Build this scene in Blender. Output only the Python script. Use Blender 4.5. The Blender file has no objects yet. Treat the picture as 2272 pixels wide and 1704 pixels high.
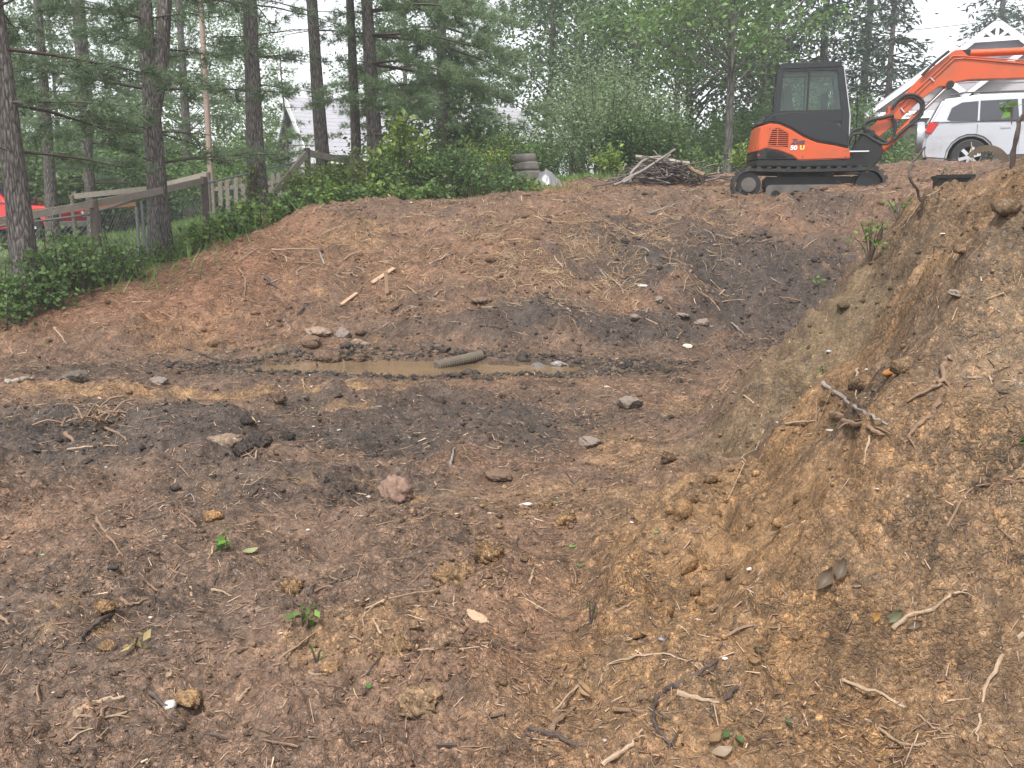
import bpy, bmesh, math, random
import numpy as np
from mathutils import Vector, Matrix
rad = math.radians
random.seed(7); RNG = np.random.default_rng(11)
sc = bpy.context.scene
COL = sc.collection
# ------------------------------------------------------------------ camera
FPX, CX, CY, HOR, EYE = 2049.0, 1136.0, 852.0, 475.0, 1.6      # photo pixels (2272 wide)
PITCH = math.atan((CY - HOR) / FPX)
cam_d = bpy.data.cameras.new('camera'); cam = bpy.data.objects.new('camera', cam_d); COL.objects.link(cam)
cam_d.sensor_width = 36; cam_d.lens = 36 * FPX / 2272; cam_d.clip_start = .05; cam_d.clip_end = 900
cam.location = (0, 0, EYE); cam.rotation_euler = (math.pi / 2 - PITCH, 0, 0)
sc.camera = cam
# ------------------------------------------------------------------ light: bright rainy overcast
HAZE = .0026
SUN_EL, SUN_AZ = 62, 200          # degrees; azimuth clockwise from +Y
w = bpy.data.worlds.new('World'); sc.world = w; w.use_nodes = True
nt = w.node_tree; nt.nodes.clear()
sky = nt.nodes.new('ShaderNodeTexSky'); sky.sky_type = 'NISHITA'; sky.sun_disc = False
sky.sun_elevation = rad(SUN_EL); sky.sun_rotation = rad(SUN_AZ); sky.air_density = 1.0; sky.dust_density = 1.0; sky.ozone_density = .6
hs = nt.nodes.new('ShaderNodeHueSaturation'); hs.inputs['Saturation'].default_value = .16
bg = nt.nodes.new('ShaderNodeBackground'); bg.inputs['Strength'].default_value = .075
wo = nt.nodes.new('ShaderNodeOutputWorld')
nt.links.new(sky.outputs[0], hs.inputs['Color']); nt.links.new(hs.outputs[0], bg.inputs['Color']); nt.links.new(bg.outputs[0], wo.inputs['Surface'])
sd = bpy.data.lights.new('sun', 'SUN'); sd.energy = 1.5; sd.angle = rad(10); sd.color = (1, .965, .92)
sun = bpy.data.objects.new('sun', sd); COL.objects.link(sun)
_a, _e = rad(SUN_AZ), rad(SUN_EL)
sun.rotation_euler = Vector((math.sin(_a) * math.cos(_e), math.cos(_a) * math.cos(_e), math.sin(_e))).to_track_quat('Z', 'Y').to_euler()
sun.location = (0, 0, 30)
sc.view_settings.view_transform = 'Standard'; sc.view_settings.look = 'None'
sc.view_settings.exposure = 2.05; sc.view_settings.gamma = 1; sc.view_settings.use_curve_mapping = False
sc.cycles.max_bounces = 6; sc.cycles.transparent_max_bounces = 8; sc.cycles.volume_bounces = 0
try:
    sc.cycles.use_denoising = True
except Exception: pass

# ------------------------------------------------------------------ helpers
def px(u, v, Y):
    """world point seen at photo pixel (u, v) and standing Y metres away"""
    c, s = math.cos(PITCH), math.sin(PITCH)
    dx, dy, dz = u - CX, FPX * c + (CY - v) * s, -FPX * s + (CY - v) * c
    k = Y / dy
    return Vector((dx * k, Y, EYE + dz * k))

def tag(o, label=None, cat=None, group=None, kind=None):
    if label: o['label'] = label
    if cat: o['category'] = cat
    if group: o['group'] = group
    if kind: o['kind'] = kind
    return o

def empty(name, loc=(0, 0, 0), rz=0, label=None, cat=None, group=None):
    o = bpy.data.objects.new(name, None); COL.objects.link(o)
    o.location = loc; o.rotation_euler = (0, 0, rz)
    return tag(o, label, cat, group)

def copy_tree(o, parent=None):
    c = o.copy(); COL.objects.link(c); c.parent = parent
    for ch in list(o.children): copy_tree(ch, c)
    return c

def mesh_np(name, V, F, mat=None, parent=None, col=None, smooth=True):
    """V (n,3), F (m,k) int array or list of such arrays"""
    me = bpy.data.meshes.new(name)
    Fs = F if isinstance(F, (list, tuple)) else [F]
    V = np.asarray(V, dtype=np.float32)
    loops = np.concatenate([f.ravel() for f in Fs]).astype(np.int32)
    tot = np.concatenate([np.full(len(f), f.shape[1]) for f in Fs]).astype(np.int32)
    st = np.concatenate([[0], np.cumsum(tot)[:-1]]).astype(np.int32)
    me.vertices.add(len(V)); me.vertices.foreach_set('co', V.ravel())
    me.loops.add(len(loops)); me.loops.foreach_set('vertex_index', loops)
    me.polygons.add(len(tot)); me.polygons.foreach_set('loop_start', st); me.polygons.foreach_set('loop_total', tot)
    if smooth: me.polygons.foreach_set('use_smooth', np.ones(len(tot), dtype=bool))
    if col is not None:
        a = me.color_attributes.new('Col', 'FLOAT_COLOR', 'POINT')
        c4 = np.ones((len(V), 4), dtype=np.float32); c4[:, :3] = col
        a.data.foreach_set('color', c4.ravel())
    me.update(calc_edges=True)
    if mat: me.materials.append(mat)
    o = bpy.data.objects.new(name, me); COL.objects.link(o); o.parent = parent
    return o

def cr(pts, n):
    """Catmull-Rom resample"""
    P = [Vector(p) for p in pts]
    if len(P) < 3: return [P[0].lerp(P[-1], i / n) for i in range(n + 1)]
    P = [2 * P[0] - P[1]] + P + [2 * P[-1] - P[-2]]
    out = []; m = len(P) - 3
    for k in range(n + 1):
        f = k / n * m; i = min(int(f), m - 1); t = f - i
        a, b, c, d = P[i:i + 4]
        out.append(.5 * (2 * b + (c - a) * t + (2 * a - 5 * b + 4 * c - d) * t * t + (3 * b - a - 3 * c + d) * t ** 3))
    return out

class MB:
    def __init__(s): s.v = []; s.f = []
    def add(s, v, f):
        b = len(s.v); s.v += [tuple(p) for p in v]; s.f += [tuple(i + b for i in q) for q in f]; return s
    def box(s, x0, x1, y0, y1, z0, z1, M=None):
        v = [Vector((x, y, z)) for z in (z0, z1) for y in (y0, y1) for x in (x0, x1)]
        if M: v = [M @ p for p in v]
        return s.add(v, [(0, 2, 3, 1), (4, 5, 7, 6), (0, 1, 5, 4), (2, 6, 7, 3), (0, 4, 6, 2), (1, 3, 7, 5)])
    def bar(s, a, b, w, h, up=(0, 0, 1)):
        a, b = Vector(a), Vector(b); d = (b - a).normalized(); u = Vector(up)
        r = d.cross(u)
        if r.length < 1e-4: r = d.cross(Vector((1, 0, 0)))
        r.normalize(); u = r.cross(d)
        v = [p + r * i * w / 2 + u * j * h / 2 for p in (a, b) for (i, j) in ((-1, -1), (1, -1), (1, 1), (-1, 1))]
        return s.add(v, [(0, 3, 2, 1), (4, 5, 6, 7), (0, 1, 5, 4), (1, 2, 6, 5), (2, 3, 7, 6), (3, 0, 4, 7)])
    def tube(s, pts, r, sides=6, caps=True, jit=0):
        P = [Vector(p) for p in pts]; n = len(P); v = []; f = []
        R = list(r) if hasattr(r, '__len__') else [r] * n
        prev = None
        for i, p in enumerate(P):
            d = (P[min(i + 1, n - 1)] - P[max(i - 1, 0)])
            if d.length < 1e-9: d = Vector((0, 0, 1))
            d.normalize()
            if prev is None:
                a = d.cross(Vector((0, 0, 1)) if abs(d.z) < .9 else Vector((1, 0, 0))).normalized()
            else:
                a = (prev - d * prev.dot(d))
                a = a.normalized() if a.length > 1e-6 else d.cross(Vector((1, 0, 0))).normalized()
            prev = a; b = d.cross(a)
            for k in range(sides):
                t = 2 * math.pi * k / sides; q = R[i] * (1 + (random.uniform(-jit, jit) if jit else 0))
                v.append(p + a * math.cos(t) * q + b * math.sin(t) * q)
        for i in range(n - 1):
            for k in range(sides):
                k2 = (k + 1) % sides
                f.append((i * sides + k, i * sides + k2, (i + 1) * sides + k2, (i + 1) * sides + k))
        if caps: f += [tuple(range(sides))[::-1], tuple((n - 1) * sides + k for k in range(sides))]
        return s.add(v, f)
    def cyl(s, c, axis, r, h, sides=20, r2=None):
        c = Vector(c); d = Vector(axis).normalized()
        return s.tube([c - d * h / 2, c + d * h / 2], [r, r if r2 is None else r2], sides)
    def lathe(s, prof, c, axis, sides=24, close=False):
        """prof = (radius, offset along axis)"""
        c = Vector(c); d = Vector(axis).normalized(); a = d.cross(Vector((0, 0, 1)) if abs(d.z) < .9 else Vector((1, 0, 0))).normalized(); b = d.cross(a)
        v = []; f = []; n = len(prof)
        for (r, o) in prof:
            for k in range(sides):
                t = 2 * math.pi * k / sides; v.append(c + d * o + a * math.cos(t) * r + b * math.sin(t) * r)
        for i in range(n if close else n - 1):
            j = (i + 1) % n
            for k in range(sides):
                k2 = (k + 1) % sides; f.append((i * sides + k, i * sides + k2, j * sides + k2, j * sides + k))
        return s.add(v, f)
    def prism(s, poly, y0, y1, M=None):
        """side outline (x, z) pushed from y0 to y1"""
        n = len(poly); v = [Vector((x, y, z)) for y in (y0, y1) for (x, z) in poly]
        if M: v = [M @ p for p in v]
        return s.add(v, [tuple(range(n)), tuple(range(2 * n - 1, n - 1, -1))] + [(i, i + n, (i + 1) % n + n, (i + 1) % n) for i in range(n)])
    def build(s, name, mat, parent=None, bevel=0, smooth=False, seg=2, loc=None):
        me = bpy.data.meshes.new(name); me.from_pydata(s.v, [], s.f)
        bm = bmesh.new(); bm.from_mesh(me)
        bmesh.ops.recalc_face_normals(bm, faces=bm.faces)
        if bevel:
            es = [e for e in bm.edges if len(e.link_faces) == 2 and e.calc_face_angle(0) > .5]
            bmesh.ops.bevel(bm, geom=es, offset=bevel, segments=seg, affect='EDGES', clamp_overlap=True)
        bm.to_mesh(me); bm.free()
        if smooth or bevel:
            me.polygons.foreach_set('use_smooth', [True] * len(me.polygons))
            try: me.set_sharp_from_angle(angle=rad(38))
            except Exception: pass
        me.materials.append(mat)
        o = bpy.data.objects.new(name, me); COL.objects.link(o); o.parent = parent
        if loc is not None: o.location = loc
        return o

# ------------------------------------------------------------------ materials
def _nodes(name):
    m = bpy.data.materials.new(name); m.use_nodes = True; n = m.node_tree
    return m, n, n.nodes['Principled BSDF'], n.links
def plain(name, col, rough=.5, metal=0, spec=.5, var=.12, scale=9, bump=0, bscale=60, coat=0):
    m, n, b, L = _nodes(name)
    b.inputs['Roughness'].default_value = rough; b.inputs['Metallic'].default_value = metal; b.inputs['Specular IOR Level'].default_value = spec
    b.inputs['Coat Weight'].default_value = coat
    tc = n.nodes.new('ShaderNodeTexCoord')
    no = n.nodes.new('ShaderNodeTexNoise'); no.inputs['Scale'].default_value = scale; no.inputs['Detail'].default_value = 5
    L.new(tc.outputs['Object'], no.inputs['Vector'])
    mx = n.nodes.new('ShaderNodeMix'); mx.data_type = 'RGBA'
    mx.inputs[6].default_value = (*[c * (1 - var) for c in col], 1); mx.inputs[7].default_value = (*[min(1, c * (1 + var)) for c in col], 1)
    L.new(no.outputs['Fac'], mx.inputs[0]); L.new(mx.outputs[2], b.inputs['Base Color'])
    if bump:
        n2 = n.nodes.new('ShaderNodeTexNoise'); n2.inputs['Scale'].default_value = bscale; n2.inputs['Detail'].default_value = 6
        L.new(tc.outputs['Object'], n2.inputs['Vector'])
        bp = n.nodes.new('ShaderNodeBump'); bp.inputs['Strength'].default_value = bump; bp.inputs['Distance'].default_value = .02
        L.new(n2.outputs['Fac'], bp.inputs['Height']); L.new(bp.outputs[0], b.inputs['Normal'])
    return m
def grimy(name, col, dirt, rough=.4, amount=.5, scale=3, spec=.5, metal=0, coat=0):
    """paint with splashed dirt patches"""
    m, n, b, L = _nodes(name)
    b.inputs['Metallic'].default_value = metal; b.inputs['Specular IOR Level'].default_value = spec; b.inputs['Coat Weight'].default_value = coat
    tc = n.nodes.new('ShaderNodeTexCoord'); no = n.nodes.new('ShaderNodeTexNoise'); no.inputs['Scale'].default_value = scale; no.inputs['Detail'].default_value = 8; no.inputs['Roughness'].default_value = .7
    L.new(tc.outputs['Object'], no.inputs['Vector'])
    rp = n.nodes.new('ShaderNodeValToRGB'); rp.color_ramp.elements[0].position = .62 - amount * .4; rp.color_ramp.elements[1].position = .8
    L.new(no.outputs['Fac'], rp.inputs['Fac'])
    mx = n.nodes.new('ShaderNodeMix'); mx.data_type = 'RGBA'; mx.inputs[6].default_value = (*col, 1); mx.inputs[7].default_value = (*dirt, 1)
    L.new(rp.outputs['Color'], mx.inputs[0]); L.new(mx.outputs[2], b.inputs['Base Color'])
    mr = n.nodes.new('ShaderNodeMapRange'); mr.inputs['To Min'].default_value = rough; mr.inputs['To Max'].default_value = .8
    L.new(rp.outputs['Color'], mr.inputs['Value']); L.new(mr.outputs[0], b.inputs['Roughness'])
    return m
def attr_mat(name, rough=.7, spec=.3, bump=.0, bscale=80, transl=0, var=0, vscale=30):
    m, n, b, L = _nodes(name)
    b.inputs['Roughness'].default_value = rough; b.inputs['Specular IOR Level'].default_value = spec
    at = n.nodes.new('ShaderNodeVertexColor'); at.layer_name = 'Col'
    src = at.outputs['Color']
    gm = n.nodes.new('ShaderNodeNewGeometry')
    if var:
        no = n.nodes.new('ShaderNodeTexNoise'); no.inputs['Scale'].default_value = vscale; no.inputs['Detail'].default_value = 6; no.inputs['Roughness'].default_value = .7
        L.new(gm.outputs['Position'], no.inputs['Vector'])
        mr = n.nodes.new('ShaderNodeMapRange'); mr.inputs['From Min'].default_value = .25; mr.inputs['From Max'].default_value = .75
        mr.inputs['To Min'].default_value = 1 - var; mr.inputs['To Max'].default_value = 1 + var
        L.new(no.outputs['Fac'], mr.inputs['Value'])
        vm = n.nodes.new('ShaderNodeVectorMath'); vm.operation = 'SCALE'
        L.new(src, vm.inputs[0]); L.new(mr.outputs[0], vm.inputs['Scale']); src = vm.outputs[0]
    L.new(src, b.inputs['Base Color'])
    if bump:
        n2 = n.nodes.new('ShaderNodeTexNoise'); n2.inputs['Scale'].default_value = bscale; n2.inputs['Detail'].default_value = 8; n2.inputs['Roughness'].default_value = .75
        L.new(gm.outputs['Position'], n2.inputs['Vector'])
        bp = n.nodes.new('ShaderNodeBump'); bp.inputs['Strength'].default_value = bump; bp.inputs['Distance'].default_value = .015
        L.new(n2.outputs['Fac'], bp.inputs['Height']); L.new(bp.outputs[0], b.inputs['Normal'])
    if transl:
        t = n.nodes.new('ShaderNodeBsdfTranslucent'); ms = n.nodes.new('ShaderNodeMixShader'); ms.inputs[0].default_value = transl
        L.new(src, t.inputs['Color']); L.new(b.outputs[0], ms.inputs[1]); L.new(t.outputs[0], ms.inputs[2])
        L.new(ms.outputs[0], n.nodes['Material Output'].inputs['Surface'])
    return m
def soil_mat(name, rough=.6, spec=.4):
    """bare earth: zone colour from the mesh, broken into grains, crumbs and fibres"""
    m, n, b, L = _nodes(name); b.inputs['Specular IOR Level'].default_value = spec
    at = n.nodes.new('ShaderNodeVertexColor'); at.layer_name = 'Col'; gm = n.nodes.new('ShaderNodeNewGeometry')
    wn = n.nodes.new('ShaderNodeTexNoise'); wn.inputs['Scale'].default_value = 45; wn.inputs['Detail'].default_value = 3; L.new(gm.outputs['Position'], wn.inputs['Vector'])
    wp = n.nodes.new('ShaderNodeVectorMath'); wp.operation = 'MULTIPLY_ADD'; wp.inputs[1].default_value = (.035, .035, .035); L.new(wn.outputs['Color'], wp.inputs[0]); L.new(gm.outputs['Position'], wp.inputs[2])
    src = at.outputs['Color']; hs_ = []
    def mul(src, fac):
        vm = n.nodes.new('ShaderNodeVectorMath'); vm.operation = 'MULTIPLY'; L.new(src, vm.inputs[0]); L.new(fac, vm.inputs[1]); return vm.outputs[0]
    for sc_, ramp in ((160, ((0, .45), (.3, .78), (.7, 1.1), (.93, 1.45), (1, 2.0))), (52, ((0, .5), (.25, .85), (.75, 1.08), (.93, 1.2), (1, 1.65))), (15, ((0, .7), (.4, .97), (.8, 1.05), (1, 1.2)))):
        vo = n.nodes.new('ShaderNodeTexVoronoi'); vo.inputs['Scale'].default_value = sc_; L.new(wp.outputs[0], vo.inputs['Vector'])
        sp = n.nodes.new('ShaderNodeSeparateColor'); L.new(vo.outputs['Color'], sp.inputs[0])
        rp = n.nodes.new('ShaderNodeValToRGB'); cr_ = rp.color_ramp
        while len(cr_.elements) < len(ramp): cr_.elements.new(.5)
        for e, (p_, v_) in zip(cr_.elements, ramp): e.position = p_; e.color = (v_ * 1.0, v_ * (1 if v_ < 1.2 else .97), v_ * (1 if v_ < 1.2 else .92), 1)
        L.new(sp.outputs[0], rp.inputs['Fac']); src = mul(src, rp.outputs[0]); hs_.append((vo.outputs['Distance'], sp.outputs[1]))
    no = n.nodes.new('ShaderNodeTexNoise'); no.inputs['Scale'].default_value = 9; no.inputs['Detail'].default_value = 9; no.inputs['Roughness'].default_value = .75; L.new(gm.outputs['Position'], no.inputs['Vector'])
    mr = n.nodes.new('ShaderNodeMapRange'); mr.inputs['From Min'].default_value = .3; mr.inputs['From Max'].default_value = .7; mr.inputs['To Min'].default_value = .6; mr.inputs['To Max'].default_value = 1.4; L.new(no.outputs['Fac'], mr.inputs['Value'])
    src = mul(src, mr.outputs[0])
    pk_ = n.nodes.new('ShaderNodeTexNoise'); pk_.inputs['Scale'].default_value = 1.6; pk_.inputs['Detail'].default_value = 4; L.new(gm.outputs['Position'], pk_.inputs['Vector'])
    pm = n.nodes.new('ShaderNodeMapRange'); pm.inputs['From Min'].default_value = .4; pm.inputs['From Max'].default_value = .62; pm.inputs['To Min'].default_value = .66; pm.inputs['To Max'].default_value = 1; L.new(pk_.outputs['Fac'], pm.inputs['Value'])
    pmx = n.nodes.new('ShaderNodeMix'); pmx.data_type = 'RGBA'; L.new(pm.outputs[0], pmx.inputs[0]); L.new(at.outputs['Color'], pmx.inputs[6]); L.new(src, pmx.inputs[7])
    L.new(pmx.outputs[2], b.inputs['Base Color'])
    r2 = n.nodes.new('ShaderNodeMapRange'); r2.inputs['To Min'].default_value = rough - .25; r2.inputs['To Max'].default_value = rough + .25; L.new(hs_[1][1], r2.inputs['Value']); L.new(r2.outputs[0], b.inputs['Roughness'])
    nrm = None
    for (dist, rnd), sc_, st in zip(hs_[:2], (.006, .014), (.9, .8)):
        mu = n.nodes.new('ShaderNodeMath'); mu.operation = 'MULTIPLY_ADD'; mu.inputs[1].default_value = -.8; L.new(dist, mu.inputs[0]); L.new(rnd, mu.inputs[2])
        bp = n.nodes.new('ShaderNodeBump'); bp.inputs['Distance'].default_value = sc_; sm = n.nodes.new('ShaderNodeMath'); sm.operation = 'MULTIPLY'; sm.inputs[1].default_value = st; L.new(pm.outputs[0], sm.inputs[0]); L.new(sm.outputs[0], bp.inputs['Strength']); L.new(mu.outputs[0], bp.inputs['Height'])
        if nrm: L.new(nrm, bp.inputs['Normal'])
        nrm = bp.outputs[0]
    L.new(nrm, b.inputs['Normal'])
    return m
def bark_mat(name, c1, c2, scale=14):
    m, n, b, L = _nodes(name); b.inputs['Roughness'].default_value = .85; b.inputs['Specular IOR Level'].default_value = .2
    tc = n.nodes.new('ShaderNodeTexCoord'); mp = n.nodes.new('ShaderNodeMapping'); mp.inputs['Scale'].default_value = (1, 1, .22)
    L.new(tc.outputs['Object'], mp.inputs['Vector'])
    vo = n.nodes.new('ShaderNodeTexVoronoi'); vo.feature = 'DISTANCE_TO_EDGE'; vo.inputs['Scale'].default_value = scale
    no = n.nodes.new('ShaderNodeTexNoise'); no.inputs['Scale'].default_value = scale * 2; no.inputs['Detail'].default_value = 8
    L.new(mp.outputs[0], no.inputs['Vector']); L.new(mp.outputs[0], vo.inputs['Vector'])
    ad = n.nodes.new('ShaderNodeMath'); ad.operation = 'MULTIPLY_ADD'; ad.inputs[1].default_value = 1.6
    L.new(vo.outputs['Distance'], ad.inputs[0]); 
    sb = n.nodes.new('ShaderNodeMath'); sb.operation = 'SUBTRACT'; sb.inputs[1].default_value = .25; L.new(no.outputs['Fac'], sb.inputs[0]); L.new(sb.outputs[0], ad.inputs[2])
    rp = n.nodes.new('ShaderNodeValToRGB'); rp.color_ramp.elements[0].position = .15; rp.color_ramp.elements[1].position = .75
    rp.color_ramp.elements[0].color = (*c1, 1); rp.color_ramp.elements[1].color = (*c2, 1)
    L.new(ad.outputs[0], rp.inputs['Fac']); L.new(rp.outputs[0], b.inputs['Base Color'])
    bp = n.nodes.new('ShaderNodeBump'); bp.inputs['Strength'].default_value = .9; bp.inputs['Distance'].default_value = .03
    L.new(ad.outputs[0], bp.inputs['Height']); L.new(bp.outputs[0], b.inputs['Normal'])
    return m
def glass_mat(name, tint=(.75, .85, .83), alpha=.3, rough=.05, base=(.01, .014, .015)):
    m, n, b, L = _nodes(name)
    b.inputs['Base Color'].default_value = (*base, 1); b.inputs['Roughness'].default_value = rough; b.inputs['Specular IOR Level'].default_value = .7
    t = n.nodes.new('ShaderNodeBsdfTransparent'); t.inputs['Color'].default_value = (*tint, 1)
    ms = n.nodes.new('ShaderNodeMixShader'); ms.inputs[0].default_value = alpha
    L.new(t.outputs[0], ms.inputs[1]); L.new(b.outputs[0], ms.inputs[2]); L.new(ms.outputs[0], n.nodes['Material Output'].inputs['Surface'])
    return m
MT = dict(
    soil=soil_mat('soil'),
    clod=soil_mat('soil_clods', .7, .3),
    chip=attr_mat('wood_litter', .6, .35, 0, var=.25, vscale=60),
    leaf=attr_mat('leaf_green', .5, .35, transl=.45),
    needle=attr_mat('pine_needle', .5, .35, transl=.35),
    stone=attr_mat('stone', .75, .3, .6, 60, var=.35, vscale=25),
    grass=attr_mat('grass_blade', .5, .3, transl=.3),
    bark=bark_mat('pine_bark', (.045, .039, .036), (.21, .185, .17), 26),
    bark2=bark_mat('grey_bark', (.05, .045, .04), (.2, .185, .165), 10),
    twig=plain('dark_twig', (.06, .042, .032), .8, var=.35, scale=25),
    wood_old=plain('weathered_wood', (.27, .235, .2), .85, var=.3, scale=14, bump=.5, bscale=40, spec=.2),
    wood_post=plain('post_wood', (.13, .11, .095), .85, var=.35, scale=14, bump=.6, bscale=40, spec=.2),
    wood_new=plain('split_wood', (.36, .235, .145), .7, var=.25, scale=20, bump=.3, bscale=60),
    root_pale=plain('pale_root', (.29, .205, .135), .65, var=.3, scale=30, bump=.3, bscale=90),
    root_tan=plain('tan_root', (.19, .12, .075), .7, var=.35, scale=30, bump=.4, bscale=90),
    root_dark=plain('dark_root', (.055, .038, .03), .6, var=.4, scale=25, bump=.4, bscale=60),
    stick_grey=plain('grey_stick', (.2, .175, .155), .75, var=.25, scale=25, bump=.3, bscale=80),
    wire=plain('galvanised_wire', (.22, .225, .23), .6, metal=.3, var=.2),
)
# ------------------------------------------------------------------ terrain
_perm = np.random.default_rng(3).permutation(65536).astype(np.int64)
_ga = np.random.default_rng(4).uniform(0, 2 * np.pi, 65536); _gx, _gy = np.cos(_ga), np.sin(_ga)
def noise(x, y, s, seed=0):
    x = np.asarray(x) / s + seed * 17.31; y = np.asarray(y) / s - seed * 9.77
    xi = np.floor(x).astype(np.int64); yi = np.floor(y).astype(np.int64); fx = x - xi; fy = y - yi
    ux = fx * fx * fx * (fx * (fx * 6 - 15) + 10); uy = fy * fy * fy * (fy * (fy * 6 - 15) + 10)
    def g(i, j, a, b):
        h = _perm[(_perm[(xi + i) & 65535] + yi + j) & 65535]
        return _gx[h] * a + _gy[h] * b
    n00 = g(0, 0, fx, fy); n10 = g(1, 0, fx - 1, fy); n01 = g(0, 1, fx, fy - 1); n11 = g(1, 1, fx - 1, fy - 1)
    return ((n00 + ux * (n10 - n00)) * (1 - uy) + (n01 + ux * (n11 - n01)) * uy) * 1.5
def sst(x, a, b):
    t = np.clip((x - a) / (b - a), 0, 1); return t * t * (3 - 2 * t)
# foot of the banks round the dug pit (metres; camera stands at 0,0)
PIT = np.array([(-60, 9.6), (-7, 10.0), (-5.2, 10.35), (-3, 10.75), (-1, 10.8), (.6, 10.9), (1.9, 11.2), (3.0, 11.9), (3.9, 12.0), (3.6, 10.6),
    (2.8, 9.1), (2.2, 8.2), (1.4, 7.0), (.72, 5.95), (.2, 5.0), (-.2, 4.1), (-.42, 3.2), (-.4, 2.4), (.2, 1.7), (2, 1.35), (9, .9), (9, -30), (-60, -30)], float)
GP = np.array([(-6.3, 11, .50), (-5.3, 13, .66), (-5.9, 15, .82), (-5.0, 16.5, 1.25), (-3, 15.3, 1.70), (-1.4, 15.2, 1.70), (0, 15, 1.74), (.9, 14.6, 1.84), (2.5, 14.6, 1.90),
    (4, 14.4, 1.93), (5.2, 14.6, 1.93), (5.2, 16.3, 1.76), (8, 19.3, 2.58), (10, 19.4, 2.62), (10, 21.5, 2.50), (12, 21.5, 2.5), (12, 19, 2.6), (1, 21, 2.30), (4, 21, 2.40), (-2, 19, 1.85), (-4.5, 20, 1.85), (-6, 24, 1.6), (-12, 27, .9), (-11, 13, .4),
    (-9, 18, .8), (3.3, 5.75, 2.33), (2.6, 5.6, 2.1), (2.9, 6.5, 1.72), (3.0, 7.6, 1.55), (4.2, 7.4, 1.95), (5.2, 6, 2.65), (7, 8, 2.3), (6.4, 10.5, 2.0), (6, 12.5, 1.95), (4, 9.3, 1.6),
    (2.6, 4.6, 1.9), (5, 4.5, 2.3), (0, 40, 2.9), (-25, 40, 1.0), (25, 40, 3.2), (0, 160, 4), (-120, 100, 1), (120, 100, 4), (-80, 0, .2), (60, 5, 3), (14, 36, 3.1), (-20, 20, .5)], float)
_d = np.hypot(GP[:, None, 0] - GP[None, :, 0], GP[:, None, 1] - GP[None, :, 1]); _n = len(GP)
_A = np.zeros((_n + 3, _n + 3)); _A[:_n, :_n] = np.sqrt(_d ** 2 + .25); _A[:_n, _n] = 1; _A[:_n, _n + 1:] = GP[:, :2]; _A[_n, :_n] = 1; _A[_n + 1:, :_n] = GP[:, :2].T
_cf = np.linalg.solve(_A, np.concatenate([GP[:, 2], np.zeros(3)]))
def outer(x, y):
    z = _cf[_n] + _cf[_n + 1] * x + _cf[_n + 2] * y
    for i in range(_n): z = z + _cf[i] * np.sqrt((x - GP[i, 0]) ** 2 + (y - GP[i, 1]) ** 2 + .25)
    return z
def pit_dist(x, y):
    d2 = np.full(np.shape(x), 1e9); inside = np.zeros(np.shape(x), bool)
    for i in range(len(PIT)):
        ax, ay = PIT[i]; bx, by = PIT[(i + 1) % len(PIT)]
        ex, ey = bx - ax, by - ay; t = np.clip(((x - ax) * ex + (y - ay) * ey) / (ex * ex + ey * ey), 0, 1)
        d2 = np.minimum(d2, (x - ax - t * ex) ** 2 + (y - ay - t * ey) ** 2)
        c = ((ay > y) != (by > y)) & (x < (bx - ax) * (y - ay) / (by - ay + 1e-12) + ax)
        inside ^= c
    return np.where(inside, -1, 1) * np.sqrt(d2)
LUMPS = [(1.0, 14.6, .3, .11), (2.0, 14.8, .25, .13), (3.2, 14.7, .3, .11), (.2, 14.9, .3, .09), (4.2, 14.5, .25, .09), (5.2, 14.95, .5, .07), (6.3, 15.0, .5, .09), (2.3, 12.6, .35, .12), (3.0, 12.9, .3, -.1), (1.4, 12.2, .35, -.1), (2.05, 6.75, .3, .16), (1.75, 6.35, .3, .12), (2.55, 6.3, .3, -.1), (3.05, 5.75, .22, -.2), (2.6, 5.75, .2, .12), (2.2, 6.2, .2, -.1), (2.35, 4.9, .2, .1), (1.9, 4.55, .25, .08), (2.9, 4.9, .22, .1), (-2.35, 6.4, .55, .2), (-2.0, 6.5, .2, .1), (-2.6, 6.35, .2, .09), (-3.6, 6.9, .5, .13), (-1.6, 5.4, .5, .08), (.3, 11.6, .35, .16), (.75, 11.5, .3, .14), (-.25, 11.35, .25, .1), (1.2, 14.3, .5, .12), (2.6, 14.1, .45, .15), (1.9, 13.2, .4, .12),
         (-1.55, 13.6, .5, -.16), (-3.1, 14.3, .6, -.2), (1.05, 3.05, .45, -.05), (-4.6, 10.9, .5, .12), (-3.2, 11.2, .45, .14), (2.2, 12.7, .3, .12), (3.1, 13.4, .35, .12),
         (-.35, 3.25, .32, .13), (-.2, 2.75, .25, .1), (-.1, 3.75, .3, .09), (2.0, 5.0, .28, .12), (1.75, 5.5, .25, .1), (2.3, 5.4, .25, -.12), (1.5, 6.1, .22, .13), (2.75, 5.15, .2, -.14), (3.0, 5.3, .25, .12),
         (.75, 4.6, .18, .06), (1.35, 5.2, .25, .07), (-.55, 11.15, .3, .09), (-1.3, 11.1, .3, .08), (-2.3, 11.0, .4, .1)]
def mound_w(x, y): return sst(x, -.7, .2) * (1 - sst(y, 9.5, 10.5))
PUD = (-1.15, 9.74, 1.9, .50)
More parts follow.
